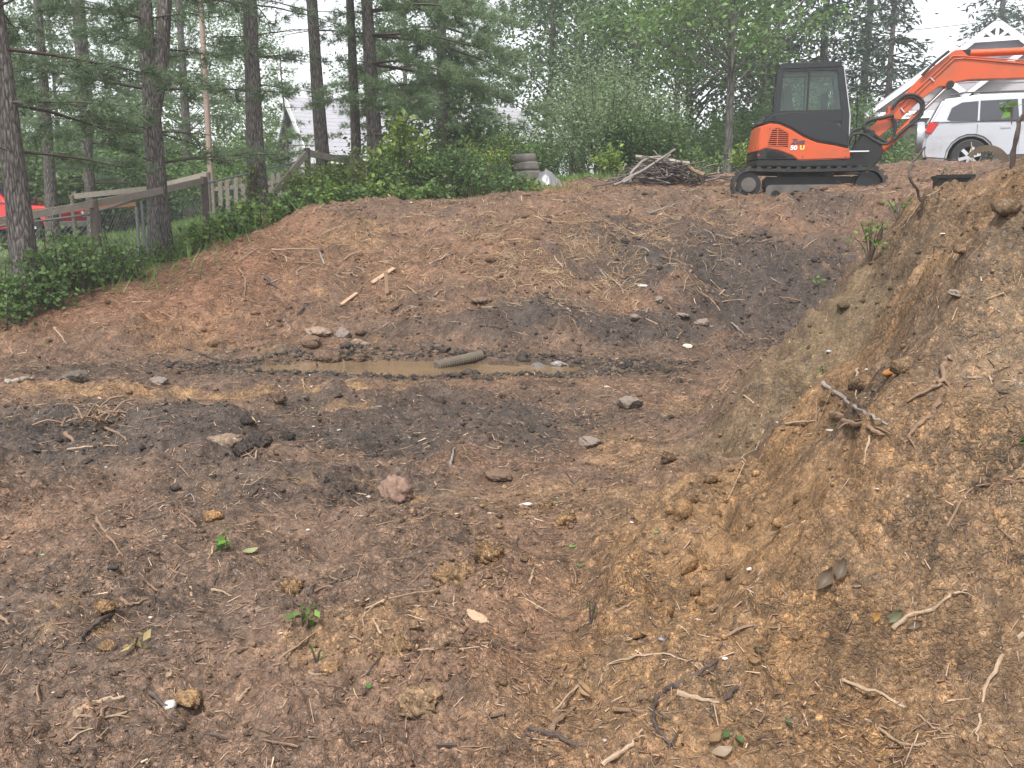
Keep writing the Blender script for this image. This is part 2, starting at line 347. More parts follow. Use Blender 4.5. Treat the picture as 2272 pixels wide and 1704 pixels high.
def H(x, y, fine=True):
    x = np.asarray(x, float); y = np.asarray(y, float)
    wx = x + .28 * noise(x, y, 1.7, 1) + .12 * noise(x, y, .6, 2); wy = y + .28 * noise(x, y, 1.7, 3) + .12 * noise(x, y, .6, 4)
    far = sst(y, 1.0, 3.0)
    wx = x + (wx - x) * far; wy = y + (wy - y) * far
    s = pit_dist(wx, wy); m = mound_w(x, y)
    W = 1.9 + 2.2 * sst(x, -4.2, -2.2) - 1.2 * sst(x, 2.8, 4.2); W = W * (1 - m) + 2.35 * m
    t = np.clip(s / W, 0, 1); prof = np.where(m > .5, 1 - (1 - t) ** 1.25, 1 - (1 - t) ** 1.35)
    prof = sst(t, -.12, .25) * prof
    z = outer(x, y) * prof
    ap = 1.05 * (1 - sst(y, 5.3, 7.4)); zo = outer(x, y); zm = .2 * np.clip(s, 0, ap) + 1.12 * np.clip(s - ap, 0, 9); hk = np.clip(.5 + .5 * (zo - zm) / .35, 0, 1)
    zm = np.where(s > 0, zo * (1 - hk) + zm * hk - .35 * hk * (1 - hk) * .5, 0); z = z * (1 - m) + zm * m
    for (lx, ly, r, a) in LUMPS:
        z = z + a * np.exp(-((x - lx) ** 2 + (y - ly) ** 2) / (r * r))
    pe = ((x - PUD[0]) / PUD[2]) ** 2 + ((y - PUD[1] - .05 * np.sin(3 * x)) / PUD[3]) ** 2
    calm = np.exp(-pe * .35)
    soil = 1 - sst(y, 17, 26) * .7
    z = z - .07 * np.exp(-pe ** 2.2)
    k = (1 - .78 * calm) * soil
    z = z + k * (.065 * noise(x, y, 1.4, 5) + .06 * noise(x, y, .62, 6) + .036 * noise(x, y, .29, 7))
    mx_, my_ = x + .8 * m * z, y + .8 * m * z
    qx = mx_ + .10 * noise(mx_, my_, .5, 41); qy = my_ + .10 * noise(mx_, my_, .5, 42)
    bil = np.abs(noise(qx, qy, .55, 8)) * .15 + np.abs(noise(qx, qy, .26, 9)) * .085 + np.abs(noise(qx, qy, .13, 19)) * .035
    led = sst(noise(qx, qy, .9, 43), -.1, .3) * .08
    z = z + m * sst(s, .1, .6) * (bil * (.55 + .6 * sst(noise(mx_, my_, .8, 44), -.3, .4)) + led - .09) + (1 - m) * k * (np.abs(noise(x, y, .34, 8)) * .08 + np.abs(noise(x, y, .17, 18)) * .04) * (.35 + .65 * sst(noise(x, y, 1.1, 45), -.25, .3))
    if fine:
        rgh = (.75 + .9 * sst(noise(x, y, .9, 20), -.4, .5)) * k * (1 - .3 * m)
        z = z + rgh * (.019 * noise(mx_, my_, .13, 10) + .012 * noise(mx_, my_, .062, 11) + .008 * noise(mx_, my_, .031, 12))
        z = z + rgh * (.016 * np.abs(noise(mx_, my_, .085, 14)) + .012 * np.abs(noise(mx_, my_, .042, 15)))
    return z
def gz(x, y): return float(H(np.array([x]), np.array([y]))[0])
_ys = 1.6 * (26 / 1.6) ** (np.linspace(0, 1, 1600))
def gp(u, v, lift=0.0, ymin=1.6):
    """the soil seen at photo pixel (u, v)"""
    a = px(u, v, 1.0); d = np.array([a.x, a.y, a.z - EYE])
    y = _ys[_ys >= ymin]; zz = H(d[0] * y, y); below = np.nonzero(EYE + d[2] * y <= zz)[0]
    Y = y[below[0]] if len(below) else 26.0
    return Vector((d[0] * Y, Y, gz(d[0] * Y, Y) + lift))
# soil colours: reddish subsoil, dark humus, tan clay, ochre
C_RED = np.array([.18, .102, .06]); C_DARK = np.array([.062, .046, .037]); C_TAN = np.array([.155, .099, .057]); C_OCH = np.array([.30, .178, .08]); C_GREY = np.array([.098, .07, .052]); C_LAWN = np.array([.10, .13, .045])
DARKS = [(2.6, 13.2, 1.9, 1.2, 1.0), (3.7, 12.5, 1.2, 1.2, .95), (1.3, 11.6, 1.8, .55, 1.0), (-.6, 11.2, 1.0, .3, .6), (1.9, 14.2, .9, .35, .8), (4.6, 14.2, .8, .5, .6), (-2.4, 6.3, 2.0, .9, 1.0), (-4.2, 6.6, 1.4, .8, .8), (-.3, 7.0, 1.6, 1.0, .9), (-1.5, 9.2, 2.6, .35, .9),
         (-4.3, 9.0, 1.0, .5, .6), (.9, 9.6, 1.2, .5, .5), (-1.2, 5.2, .9, .6, .5), (-.9, 7.7, 1.5, .45, .6), (-1.7, 3.4, 1.0, .5, .25), (3.2, 11.2, .9, .8, .7), (-1.2, 12.1, .6, .3, .4), (.3, 2.5, .6, .3, .2)]
OCHS = [(-3.3, 8.15, 1.4, .25, .5), (-2.0, 8.3, 1.0, .16, .4), (-1.35, 7.6, .22, .12, .4), (.15, 9.0, .9, .2, .3), (.2, 4.9, .5, .5, .25), (.75, 6.3, .35, .8, .35), (1.5, 7.6, .4, .6, .3), (-2.4, 13.9, .8, .6, .4), (-.6, 3.2, .3, .3, .35), (-3.9, 11.0, .6, .5, .3), (3.3, 5.6, .5, .3, .3)]
def soil_col(x, y):
    n1 = noise(x, y, .8, 31); n2 = noise(x, y, .22, 32); n3 = noise(x, y, 2.2, 33); n4 = noise(x, y, .07, 34)
    c = np.tile(C_RED, (len(x), 1)); k = (.5 + .9 * n3 + .5 * n1)[:, None]
    c = c + np.clip(k, 0, 1) * (C_GREY - C_RED) * .55
    m = (mound_w(x, y) * sst(pit_dist(x, y) + .3 * n1, .1, .9))[:, None]
    c = c + m * (C_TAN * (1 + .2 * n1[:, None]) + np.array([-.02, -.006, -.006]) * np.clip(2 * n3 + .3, 0, 1)[:, None] + np.array([.03, .008, -.008]) * np.clip(-2 * n3 - .1 + n1, 0, 1)[:, None] - c)
    floor = (1 - sst(pit_dist(x, y), -.2, .3))[:, None]
    c = c + floor * .35 * (C_GREY - c)
    for L, C in ((DARKS, C_DARK), (OCHS, C_OCH)):
        for (ax, ay, rx, ry, wt) in L:
            g = wt * sst(np.exp(-(((x - ax) / rx) ** 2 + ((y - ay) / ry) ** 2)) + .32 * n1 + .22 * n2, .22, .75)
            c = c + np.clip(g, 0, 1)[:, None] * (C - c)
    wet = np.exp(-(((x + .3) / 3.0) ** 2 + ((y - 9.7) / .75) ** 2)); c = c * (1 - .35 * np.clip(wet, 0, 1)[:, None])
    lw = sst(y + .35 * np.abs(x + 1) * 0 + 1.5 * n3, 21.5, 23.5)
    left = sst(-x - 4.9 + .5 * n1 + .12 * (y - 13), 0, .9) * sst(y, 11.5, 13.5)
    lw = np.maximum(lw * (1 - sst(x, 5, 7) * (1 - sst(y, 24, 28))), left)
    c = c + lw[:, None] * (C_LAWN * (1 + .3 * n2[:, None]) - c)
    n5 = noise(x, y, .025, 35); c = c * np.clip(1 + .3 * n2 + .3 * n4 + .3 * n5, .35, 1.9)[:, None]
    # pine straw, rusty, towards the left bank
    ps = sst(-x - 2.6 + .8 * n1, 0, 1.2) * sst(y, 10.5, 11.5) * (1 - lw)
    c = c + (ps * .5)[:, None] * (np.array([.25, .125, .07]) - c)
    return np.clip(c, .012, .6)
NC, NR, YA, YB = 700, 1000, 1.25, 27.0
ty = YA * (YB / YA) ** np.linspace(0, 1, NR); tx = np.linspace(-1, 1, NC)
GY = np.repeat(ty[:, None], NC, 1); GX = tx[None, :] * (.72 * GY + .9)
_x, _y = GX.ravel(), GY.ravel(); _z = H(_x, _y)
edge = np.minimum(np.minimum((1 - np.abs(np.tile(tx, NR))) * 25, 1), np.minimum(np.repeat(np.arange(NR), NC) / 8, 1))
idx = np.arange(NC * NR).reshape(NR, NC)
Q = np.stack([idx[:-1, :-1], idx[:-1, 1:], idx[1:, 1:], idx[1:, :-1]], -1).reshape(-1, 4)
ground = mesh_np('ground', np.stack([_x, _y, _z], 1), Q, MT['soil'], col=soil_col(_x, _y)); tag(ground, kind='structure')
# wide sheet to the horizon, sunk under the detailed ground
ax_ = np.concatenate([-np.geomspace(400, 22, 26), np.linspace(-21, 21, 85), np.geomspace(22, 400, 26)])
ay_ = np.concatenate([np.linspace(-40, -2, 20), np.linspace(-1, 40, 83), np.geomspace(41, 700, 34)])
X2, Y2 = np.meshgrid(ax_, ay_); x2, y2 = X2.ravel(), Y2.ravel()
din = np.minimum(np.minimum(.72 * y2 + .9 - np.abs(x2), y2 - YA), YB - y2)
z2 = H(x2, y2, False) - .03 - 1.2 * sst(din, .2, 1.6)
id2 = np.arange(len(x2)).reshape(len(ay_), len(ax_)); Q2 = np.stack([id2[:-1, :-1], id2[:-1, 1:], id2[1:, 1:], id2[1:, :-1]], -1).reshape(-1, 4)
tag(mesh_np('terrain', np.stack([x2, y2, z2], 1), Q2, MT['soil'], col=soil_col(x2, y2)), kind='structure')
# puddle water
m_, n_, b_, L_ = _nodes('muddy_water')
b_.inputs['Roughness'].default_value = .03; b_.inputs['Specular IOR Level'].default_value = .6
_n1 = n_.nodes.new('ShaderNodeTexNoise'); _n1.inputs['Scale'].default_value = 1.1; _n1.inputs['Detail'].default_value = 4
_g = n_.nodes.new('ShaderNodeNewGeometry'); L_.new(_g.outputs['Position'], _n1.inputs['Vector'])
_r = n_.nodes.new('ShaderNodeValToRGB'); _r.color_ramp.elements[0].color = (.10, .068, .038, 1); _r.color_ramp.elements[1].color = (.24, .16, .088, 1); _r.color_ramp.elements[0].position = .3; _r.color_ramp.elements[1].position = .7
L_.new(_n1.outputs['Fac'], _r.inputs['Fac']); L_.new(_r.outputs[0], b_.inputs['Base Color'])
_v = n_.nodes.new('ShaderNodeTexVoronoi'); _v.inputs['Scale'].default_value = 9; L_.new(_g.outputs['Position'], _v.inputs['Vector'])
_mw = n_.nodes.new('ShaderNodeMath'); _mw.operation = 'SINE'; _mm = n_.nodes.new('ShaderNodeMath'); _mm.operation = 'MULTIPLY'; _mm.inputs[1].default_value = 55
L_.new(_v.outputs['Distance'], _mm.inputs[0]); L_.new(_mm.outputs[0], _mw.inputs[0])
_bp = n_.nodes.new('ShaderNodeBump'); _bp.inputs['Strength'].default_value = .12; _bp.inputs['Distance'].default_value = .004
L_.new(_mw.outputs[0], _bp.inputs['Height']); L_.new(_bp.outputs[0], b_.inputs['Normal'])
WATER_Z = -.022
_t = np.linspace(0, 2 * np.pi, 64, endpoint=False)
_rr = 1.25 + .15 * np.sin(3 * _t + 1) + .1 * np.sin(7 * _t)
wv = np.stack([PUD[0] + .25 + np.cos(_t) * (PUD[2] + .25) * _rr, PUD[1] + np.sin(_t) * PUD[3] * 1.35 * _rr, np.full(64, WATER_Z)], 1)
tag(mesh_np('puddle_water', wv, np.arange(64)[None, :], m_, smooth=False), kind='structure')
# ------------------------------------------------------------------ foliage tools
def unit(v): return v / (np.linalg.norm(v, axis=-1, keepdims=True) + 1e-9)
def rand_dirs(n, up=0.0):
    v = RNG.normal(size=(n, 3)); v[:, 2] += up; return unit(v)
def palette(n, cols, var=.2):
    C = np.array(cols); c = C[RNG.integers(0, len(C), n)] * (1 + RNG.uniform(-var, var, (n, 1)))
    return np.clip(c, .004, .9)
def leaf_cloud(P, size, cols, droop=.25, aspect=.55, out=None, fold=.25):
    """folded 2-triangle-pair leaves at points P"""
    n = len(P); d = rand_dirs(n); d[:, 2] = d[:, 2] * .6 - droop
    if out is not None: d = d + out * .7
    d = unit(d); up = rand_dirs(n, .9); s = unit(np.cross(d, up)); nn = np.cross(s, d)
    L = size * RNG.uniform(.6, 1.25, (n, 1)); W = L * aspect * .5
    base = P; tip = P + d * L; mid = P + d * L * .45
    a = mid + s * W + nn * W * fold; b = mid - s * W + nn * W * fold
    V = np.stack([base, a, tip, b], 1).reshape(-1, 3)
    i = np.arange(n) * 4; F = np.concatenate([np.stack([i, i + 1, i + 2], 1), np.stack([i, i + 2, i + 3], 1)])
    return V, F, np.repeat(palette(n, cols), 4, 0)
def needle_cloud(P, D, k, size, width, cols, spread=.9, droop=0):
    n = len(P) * k; P = np.repeat(P, k, 0); D = np.repeat(D, k, 0)
    d = unit(D + rand_dirs(n) * spread + np.array([0, 0, -droop]))
    s = unit(np.cross(d, rand_dirs(n))) * width
    L = size * RNG.uniform(.6, 1.2, (n, 1))
    V = np.stack([P - s, P + s, P + d * L], 1).reshape(-1, 3)
    c = np.repeat(palette(n, cols, .25), 3, 0)
    return V, np.arange(n * 3).reshape(-1, 3), c
def join(parts):
    V = []; F = []; C = []; b = 0
    for (v, f, c) in parts: V.append(v); F.append(f + b); C.append(c); b += len(v)
    return np.concatenate(V), np.concatenate(F), np.concatenate(C)
def tubes(segs, sides=4):
    """segs: list of (points list, r0, r1) -> one MB"""
    mb = MB()
    for pts, r0, r1 in segs:
        n = len(pts); mb.tube(pts, [r0 + (r1 - r0) * i / (n - 1) for i in range(n)], sides, caps=False)
    return mb
def trunk_mesh(mb, H_, r, lean=(0, 0), wob=.06, sides=12, flare=1.35, n=14):
    ph = random.uniform(0, 6)
    pts = [Vector((lean[0] * t + wob * math.sin(ph + 4 * t), lean[1] * t + wob * math.cos(ph + 3.3 * t), H_ * t)) - Vector((wob * math.sin(ph), wob * math.cos(ph), 0)) * (1 - t) for t in [i / n for i in range(n + 1)]]
    pts.insert(0, Vector((0, 0, -.35))); 
    R = [r * flare * 1.1] + [r * (1 - .78 * (i / n)) * (1 + (flare - 1) * math.exp(-i * 1.3)) for i in range(n + 1)]
    mb.tube(pts, R, sides, jit=.05)
    return pts[1:]
def along(pts, t):
    f = t * (len(pts) - 1); i = min(int(f), len(pts) - 2); return pts[i].lerp(pts[i + 1], f - i)
P_PINE = [(.12, .18, .10), (.145, .21, .115), (.17, .24, .125), (.10, .15, .09), (.19, .255, .13)]
P_PINE_L = [(.17, .25, .11), (.20, .29, .12), (.145, .22, .10), (.23, .32, .14)]
P_DARK = [(.035, .062, .042), (.045, .078, .048), (.055, .092, .055)]
def pine(height, r, bough, first, n_tuft, lean=(0, 0), cols=P_PINE, bare=2.2, droop=.1, dens=1.0, whorl=.55, name='pine_tree', nw=.0058, nl=.175, top_taper=1.0, fork=None, out_bias=None):
    """white pine: trunk, each limb its own branch, needle crown; returns the Empty"""
    root = empty(name); mb = MB(); tp = trunk_mesh(mb, height, r, lean)
    if fork:
        z0, dx = fork; b0 = along(tp, z0 / height)
        mb.tube([b0 - Vector((0, 0, .3)), b0 + Vector((dx * .6, .05, .5)), b0 + Vector((dx, .1, 1.6)), b0 + Vector((dx * 1.3, .1, height - z0))], [r * .75, r * .72, r * .66, r * .2], 10, jit=.05)
    mb.build('trunk', MT['bark'], root, smooth=True)
    tufts = []; dirs = []; h = first; az = random.uniform(0, 6)
    while h < height - .4:
        t = h / height; base = along(tp, t)
        for k in range(random.randint(3, 5)):
            az += 2.4 + random.uniform(-.5, .5)
            ln = bough * (1 - t) ** .6 * random.uniform(.55, 1.1) * top_taper
            dv = Vector((math.cos(az), math.sin(az), 0))
            if out_bias is not None: ln *= 1.35 if dv.dot(out_bias) > .2 else (.4 if dv.dot(out_bias) < -.1 else 1)
            dead = h < bare and random.random() < .75
            if dead: ln *= .55
            rise = random.uniform(-.05, .25) if not dead else random.uniform(-.15, .2)
            sag = droop * ln
            pts = [base + dv * ln * q + Vector((random.uniform(-.05, .05), random.uniform(-.05, .05), rise * ln * q - sag * q * q)) for q in (0, .25, .5, .75, 1)]
            segs = [(pts, max(.009, .011 * ln), .003)]
            m = max(3, int(ln * (4.5 if not dead else 2.5) * dens))
            for j in range(m):
                q = .22 + .78 * (j + random.random()) / m; p = along(pts, min(q, .999)); sd = random.choice((-1, 1))
                side = (dv * random.uniform(.3, .9) + Vector((-dv.y, dv.x, 0)) * sd * random.uniform(.5, 1.1) + Vector((0, 0, random.uniform(-.25, .3)))).normalized()
                sl = ln * random.uniform(.16, .34) * (1.15 - q * .6)
                e = p + side * sl - Vector((0, 0, sl * .12)); segs.append(([p, p.lerp(e, .5) + Vector((0, 0, .02)), e], .006, .0025))
                if not dead:
                    for q2 in range(max(2, int(n_tuft * sl * 5))):
                        w_ = random.uniform(.2, 1.05); pp = p.lerp(e, w_)
                        tufts.append(pp + Vector((random.gauss(0, .05), random.gauss(0, .05), random.gauss(0, .04)))); dirs.append(side + Vector((0, 0, .25)))
            tubes(segs, 4).build('branch', MT['twig'], root)
        h += whorl * random.uniform(.6, 1.3)
    P = np.array([tuple(p) for p in tufts]); D = unit(np.array([tuple(p) for p in dirs]))
    V, F, C = needle_cloud(P, D, 10, nl, nw, cols, .95, .15)
    mesh_np('crown', V, F, MT['needle'], root, C, smooth=False)
    return root
def conifer(height, r, bough, first, n, cols, name='conifer_tree', leaf=.28, fluffy=.5):
    """distant conifer: trunk and a tiered crown of flat sprays"""
    root = empty(name); mb = MB(); tp = trunk_mesh(mb, height, r, wob=.1)
    segs = []; P = []; O = []
    h = first; az = 0
    while h < height:
        t = (h - first) / (height - first); 
        for k in range(5):
            az += 2.4; ln = bough * (1.02 - t) ** .8 * random.uniform(.6, 1.12); dv = Vector((math.cos(az), math.sin(az), 0)); b0 = along(tp, min(h / height, .99))
            e = b0 + dv * ln + Vector((0, 0, ln * random.uniform(-.3, .12))); segs.append(([b0, b0.lerp(e, .5) + Vector((0, 0, .06 * ln)), e], .03, .008))
            m = int(n * ln)
            for j in range(m):
                q = random.random() ** .6; p = b0.lerp(e, q); s_ = fluffy * (.25 + ln * .16)
                P.append((p.x + random.gauss(0, s_), p.y + random.gauss(0, s_), p.z + random.gauss(0, s_ * .45))); O.append((dv.x, dv.y, -.35))
        h += random.uniform(.5, .9)
    for sg in segs: mb.tube(sg[0], [sg[1], .02, sg[2]], 4, caps=False)
    mb.build('trunk', MT['bark'], root, smooth=True)
    P = np.array(P); V, F, C = leaf_cloud(P, leaf, cols, .2, .32, np.array(O))
    mesh_np('crown', V, F, MT['needle'], root, C, smooth=False)
    return root
def broadleaf(height, spread, r, clear, nleaf, leaf, cols, name='broadleaf_tree', clumps=46, bark='bark2', flat=1.0, squash=1.0, sheer=0):
    """deciduous tree: trunk with limbs reaching into separate leaf clumps"""
    root = empty(name); mb = MB(); tp = trunk_mesh(mb, height * .9, r, (random.uniform(-.4, .4), random.uniform(-.3, .3)), wob=.15)
    P = []; O = []; per = max(8, nleaf // clumps)
    for i in range(clumps):
        t = (i + random.random()) / clumps; z = clear + (height - clear) * t
        env = spread * (math.sin(math.pi * min(1, .16 + .84 * t) ** .75) ** .7) * flat
        a = random.uniform(0, 2 * math.pi); q = random.uniform(.35, 1.05) ** .7 * env
        c = along(tp, min(.98, z / (height * .9) if z < height * .9 else .98)) * 1.0; c = Vector((c.x + math.cos(a) * q, c.y + math.sin(a) * q, z + random.gauss(0, .2)))
        b0 = along(tp, max(.12, min(.95, (z - q * .6) / (height * .9)))); mid = b0.lerp(c, .55) + Vector((0, 0, .12 * q))
        mb.tube([b0, mid, c], [max(.012, r * .3 * (1.1 - t)), max(.008, r * .16), .005], 4, caps=False)
        s_ = spread * random.uniform(.14, .3) * squash
        for j in range(int(per * random.uniform(.5, 1.5))):
            g = [random.gauss(0, 1) for _ in range(3)]
            P.append((c.x + g[0] * s_, c.y + g[1] * s_, c.z + g[2] * s_ * .6 - sheer * abs(g[0]) * .1)); O.append((math.cos(a) * .6, math.sin(a) * .6, -.1))
    mb.build('trunk', MT[bark], root, smooth=True)
    V, F, C = leaf_cloud(np.array(P), leaf, cols, .3, .6, np.array(O)); mesh_np('crown', V, F, MT['leaf'], root, C, smooth=False)
    return root
def shrub(height, spread, nleaf, leaf, cols, name='shrub', stems=9, arch=.3, aspect=.55, base_spread=.2, clump=.16, low=.12):
    """many-stemmed bush: stems from the ground, leaves along the outer two thirds"""
    root = empty(name); mb = MB(); P = []; O = []; per = max(4, nleaf // stems)
    for i in range(stems):
        a = random.uniform(0, 2 * math.pi); q = random.uniform(.15, 1) ** .6 * spread; hh = height * random.uniform(.55, 1) * (1 - .35 * (q / spread) ** 2)
        b0 = Vector((math.cos(a) * base_spread * random.random(), math.sin(a) * base_spread * random.random(), -.1)); e = Vector((math.cos(a) * q, math.sin(a) * q, hh))
        pts = [b0, b0.lerp(e, .45) + Vector((0, 0, arch * .35 * hh)), e + Vector((0, 0, -arch * .1 * hh))]; pts = cr(pts, 7)
        mb.tube(pts, [.012 * (1 - .8 * k / 7) + .003 for k in range(8)], 4, caps=False)
        for j in range(3):
            w_ = random.uniform(.35, .95); p = along(pts, w_); e2 = p + Vector((random.gauss(0, .22), random.gauss(0, .22), random.uniform(-.05, .25))) * spread * .6
            mb.tube([p, e2], [.005, .002], 3, caps=False)
            for k in range(per // 5):
                pp = p.lerp(e2, random.random()); P.append((pp.x + random.gauss(0, clump * .6), pp.y + random.gauss(0, clump * .6), pp.z + random.gauss(0, clump * .5))); O.append((math.cos(a), math.sin(a), 0))
        for k in range(int(per * .45)):
            pp = along(pts, min(.999, low + (1 - low) * random.random() ** .8)); P.append((pp.x + random.gauss(0, clump), pp.y + random.gauss(0, clump), max(.02, pp.z + random.gauss(0, clump * .8)))); O.append((math.cos(a) * .7, math.sin(a) * .7, 0))
    mb.build('stems', MT['twig'], root)
    V, F, C = leaf_cloud(np.array(P), leaf, cols, .25, aspect, np.array(O)); mesh_np('foliage', V, F, MT['leaf'], root, C, smooth=False)
    return root
# ------------------------------------------------------------------ litter on the soil (uncountable)
def scatter(n, y0=1.5, y1=22.0, p=1.15, keep=None):
    u = RNG.random(n); e = 2 - p          # density per m2 falls as y**-p
    y = (y0 ** e + u * (y1 ** e - y0 ** e)) ** (1 / e); x = RNG.uniform(-1, 1, n) * (.66 * y + .6)
    if keep is not None: k = keep(x, y); x, y = x[k], y[k]
    return x, y
def not_lawn(x, y): return ~((-x - 5.0 + .12 * (y - 13) > .2) & (y > 12)) & ((x - PUD[0]) ** 2 / 4.5 + (y - PUD[1]) ** 2 / .2 > 1)
_ico = None
def ico():
    global _ico
    if _ico is None:
        bm = bmesh.new(); bmesh.ops.create_icosphere(bm, subdivisions=1, radius=1)
        _ico = (np.array([v.co[:] for v in bm.verts]), np.array([[v.index for v in f.verts] for f in bm.faces])); bm.free()
    return _ico
_octa = (np.array([(1, 0, 0), (0, 1, 0), (-1, 0, 0), (0, -1, 0), (0, 0, 1), (0, 0, -1)], float), np.array([(0, 1, 4), (1, 2, 4), (2, 3, 4), (3, 0, 4), (1, 0, 5), (2, 1, 5), (3, 2, 5), (0, 3, 5)]))
def rocks(x, y, r, flat=.7, sink=.35, ccol=None, small=False):
    n = len(x); v0, f0 = _octa if small else ico(); m = len(v0)
    S = r[:, None] * RNG.uniform(.6, 1.3, (n, 3)); S[:, 2] *= flat
    V = v0[None] * (1 + RNG.uniform(-.28, .28, (n, m, 1))) * S[:, None, :]
    a = RNG.uniform(0, 2 * np.pi, n); c, s = np.cos(a)[:, None], np.sin(a)[:, None]
    X = V[..., 0] * c - V[..., 1] * s; Y = V[..., 0] * s + V[..., 1] * c
    z = H(x, y)
    V = np.stack([X + x[:, None], Y + y[:, None], V[..., 2] + (z + r * flat * (1 - 2 * sink))[:, None]], -1).reshape(-1, 3)
    F = (f0[None] + (np.arange(n) * m)[:, None, None]).reshape(-1, 3)
    return V, F, np.repeat(ccol, m, 0)
def slope_dirs(x, y, a):
    e = .03; gx = (H(x + e, y, False) - H(x - e, y, False)) / (2 * e); gy = (H(x, y + e, False) - H(x, y - e, False)) / (2 * e)
    d = np.stack([np.cos(a), np.sin(a), gx * np.cos(a) + gy * np.sin(a)], 1); return unit(d), unit(np.stack([-gx, -gy, np.ones_like(gx)], 1))
def chips(x, y, L, Wd, cols, lift=.004, bend=.15, tilt=.25, short=False):
    """slivers: three-sided bent prisms lying on the soil"""
    n = len(x); a = RNG.uniform(0, 2 * np.pi, n); d, nn = slope_dirs(x, y, a)
    d = unit(d + nn * RNG.normal(0, tilt, (n, 1))); s = unit(np.cross(d, nn)); nn = np.cross(s, d)
    c = np.stack([x, y, H(x, y) + lift], 1); L = L[:, None]; Wd = Wd[:, None]
    k = RNG.normal(0, bend, (n, 1)) * L
    rings = []
    R_ = ((-.5, 1), (.5, .6)) if short else ((-.5, .6), (.0, 1), (.5, .45)); nv = 3 * len(R_)
    for q, wq in R_:
        o = c + d * L * q + s * k * (q * q * 4 - .5) + nn * (RNG.normal(0, .06, (n, 1)) * L * abs(q) * 2)
        rings += [o + s * Wd * wq * .5, o - s * Wd * wq * .5, o + nn * Wd * wq * .55]
    V = np.stack(rings, 1).reshape(-1, 3); i = (np.arange(n) * nv)[:, None]
    T = []
    for r0 in range(0, nv - 3, 3):
        for j in range(3): T.append([r0 + j, r0 + (j + 1) % 3, r0 + 3 + (j + 1) % 3, r0 + 3 + j])
    F = (i[:, None, :] + np.array(T)[None]).reshape(-1, 4)
    return V, F, np.repeat(cols, nv, 0)
# crumbs and pebbles
x, y = scatter(22000, p=1.3, keep=lambda x, y: not_lawn(x, y) & (RNG.random(len(x)) < 1 - .8 * mound_w(x, y) * sst(pit_dist(x, y), .2, .5))); r = RNG.lognormal(-4.95, .5, len(x)) * (.75 + .045 * y)
cc = soil_col(x, y) * RNG.uniform(.75, 1.45, (len(x), 1))
tag(mesh_np('soil_crumbs', *(lambda t: (t[0], t[1]))(rk := rocks(x, y, r, .75, .3, cc, True)), MT['clod'], None, rk[2], False), 'loose crumbs of brown soil spread over the pit', 'soil', kind='stuff')
# granular slide of ochre crumbs at the foot of the near mound
x, y = scatter(9000, 2.6, 9, 1.0, keep=lambda x, y: (np.abs(pit_dist(x, y) + .1 * noise(x, y, .5, 40)) < RNG.uniform(0, .75, len(x))) & (x > -.6) & (x < 2.6))
r = RNG.lognormal(-4.7, .45, len(x)); cc = palette(len(x), [(.21, .135, .075), (.17, .11, .065), (.25, .155, .08)], .25)
tag(mesh_np('clay_crumbs', *(lambda t: (t[0], t[1]))(rk := rocks(x, y, r, .85, .35, cc, True)), MT['clod'], None, rk[2], False), 'ochre clay crumbs slumped at the foot of the near mound', 'soil', kind='stuff')
# dark peds in the humus patches
x, y = scatter(9000, 4, 16, .6, keep=lambda x, y: (soil_col(x, y)[:, 0] < .095) & not_lawn(x, y)); r = RNG.lognormal(-4.4, .5, len(x)); cc = palette(len(x), [(.06, .045, .036), (.09, .068, .054), (.045, .034, .028)], .25)
tag(mesh_np('dark_soil_lumps', *(lambda t: (t[0], t[1]))(rk := rocks(x, y, r, .8, .3, cc, True)), MT['clod'], None, rk[2], False), 'dark humus lumps in the churned patches of soil', 'soil', kind='stuff')
# wet mud lumps round the puddle
th_ = RNG.uniform(0, 2 * np.pi, 2200); rr_ = RNG.normal(1.12, .13, 2200); x = PUD[0] + .25 + np.cos(th_) * PUD[2] * 1.12 * rr_; y = PUD[1] + np.sin(th_) * PUD[3] * 1.2 * rr_ + RNG.normal(0, .05, 2200); r = RNG.lognormal(-4.0, .5, 2200); cc = palette(2200, [(.07, .055, .045), (.10, .078, .06), (.14, .105, .075), (.05, .04, .035)], .25)
tag(mesh_np('mud_lumps', *(lambda t: (t[0], t[1]))(rk := rocks(x, y, r, .7, .35, cc, True)), MT['clod'], None, rk[2], False), 'wet dark mud lumps round the puddle edge', 'mud', kind='stuff')
# lumps broken out of the far bank and of the mound face
x, y = scatter(5200, 10.6, 17, 0.0, keep=lambda x, y: not_lawn(x, y) & (noise(x, y, .7, 61) > RNG.uniform(-.5, .5, len(x)))); r = RNG.lognormal(-3.95, .5, len(x)); cc = soil_col(x, y) * RNG.uniform(.6, 1.35, (len(x), 1))
tag(mesh_np('bank_lumps', *(lambda t: (t[0], t[1]))(rk := rocks(x, y, r, .7, .4, cc)), MT['clod'], None, rk[2], False), 'broken lumps of brown soil on the far bank', 'soil', kind='stuff')
x, y = scatter(7000, 3.2, 9, 1.0, keep=lambda x, y: (mound_w(x, y) > .5) & (pit_dist(x, y) > .8) & (noise(x, y, .4, 62) > RNG.uniform(-.5, .5, len(x)))); r = RNG.lognormal(-4.3, .5, len(x)); cc = soil_col(x, y) * RNG.uniform(.7, 1.3, (len(x), 1))
tag(mesh_np('mound_lumps', *(lambda t: (t[0], t[1]))(rk := rocks(x, y, r, .75, .45, cc)), MT['clod'], None, rk[2], False), 'crumbly lumps crusting the near mound face', 'soil', kind='stuff')
CH = [(.30, .19, .125), (.24, .14, .09), (.33, .225, .15), (.20, .135, .095), (.12, .08, .058), (.42, .31, .22), (.22, .115, .07), (.08, .055, .043), (.16, .10, .07)]
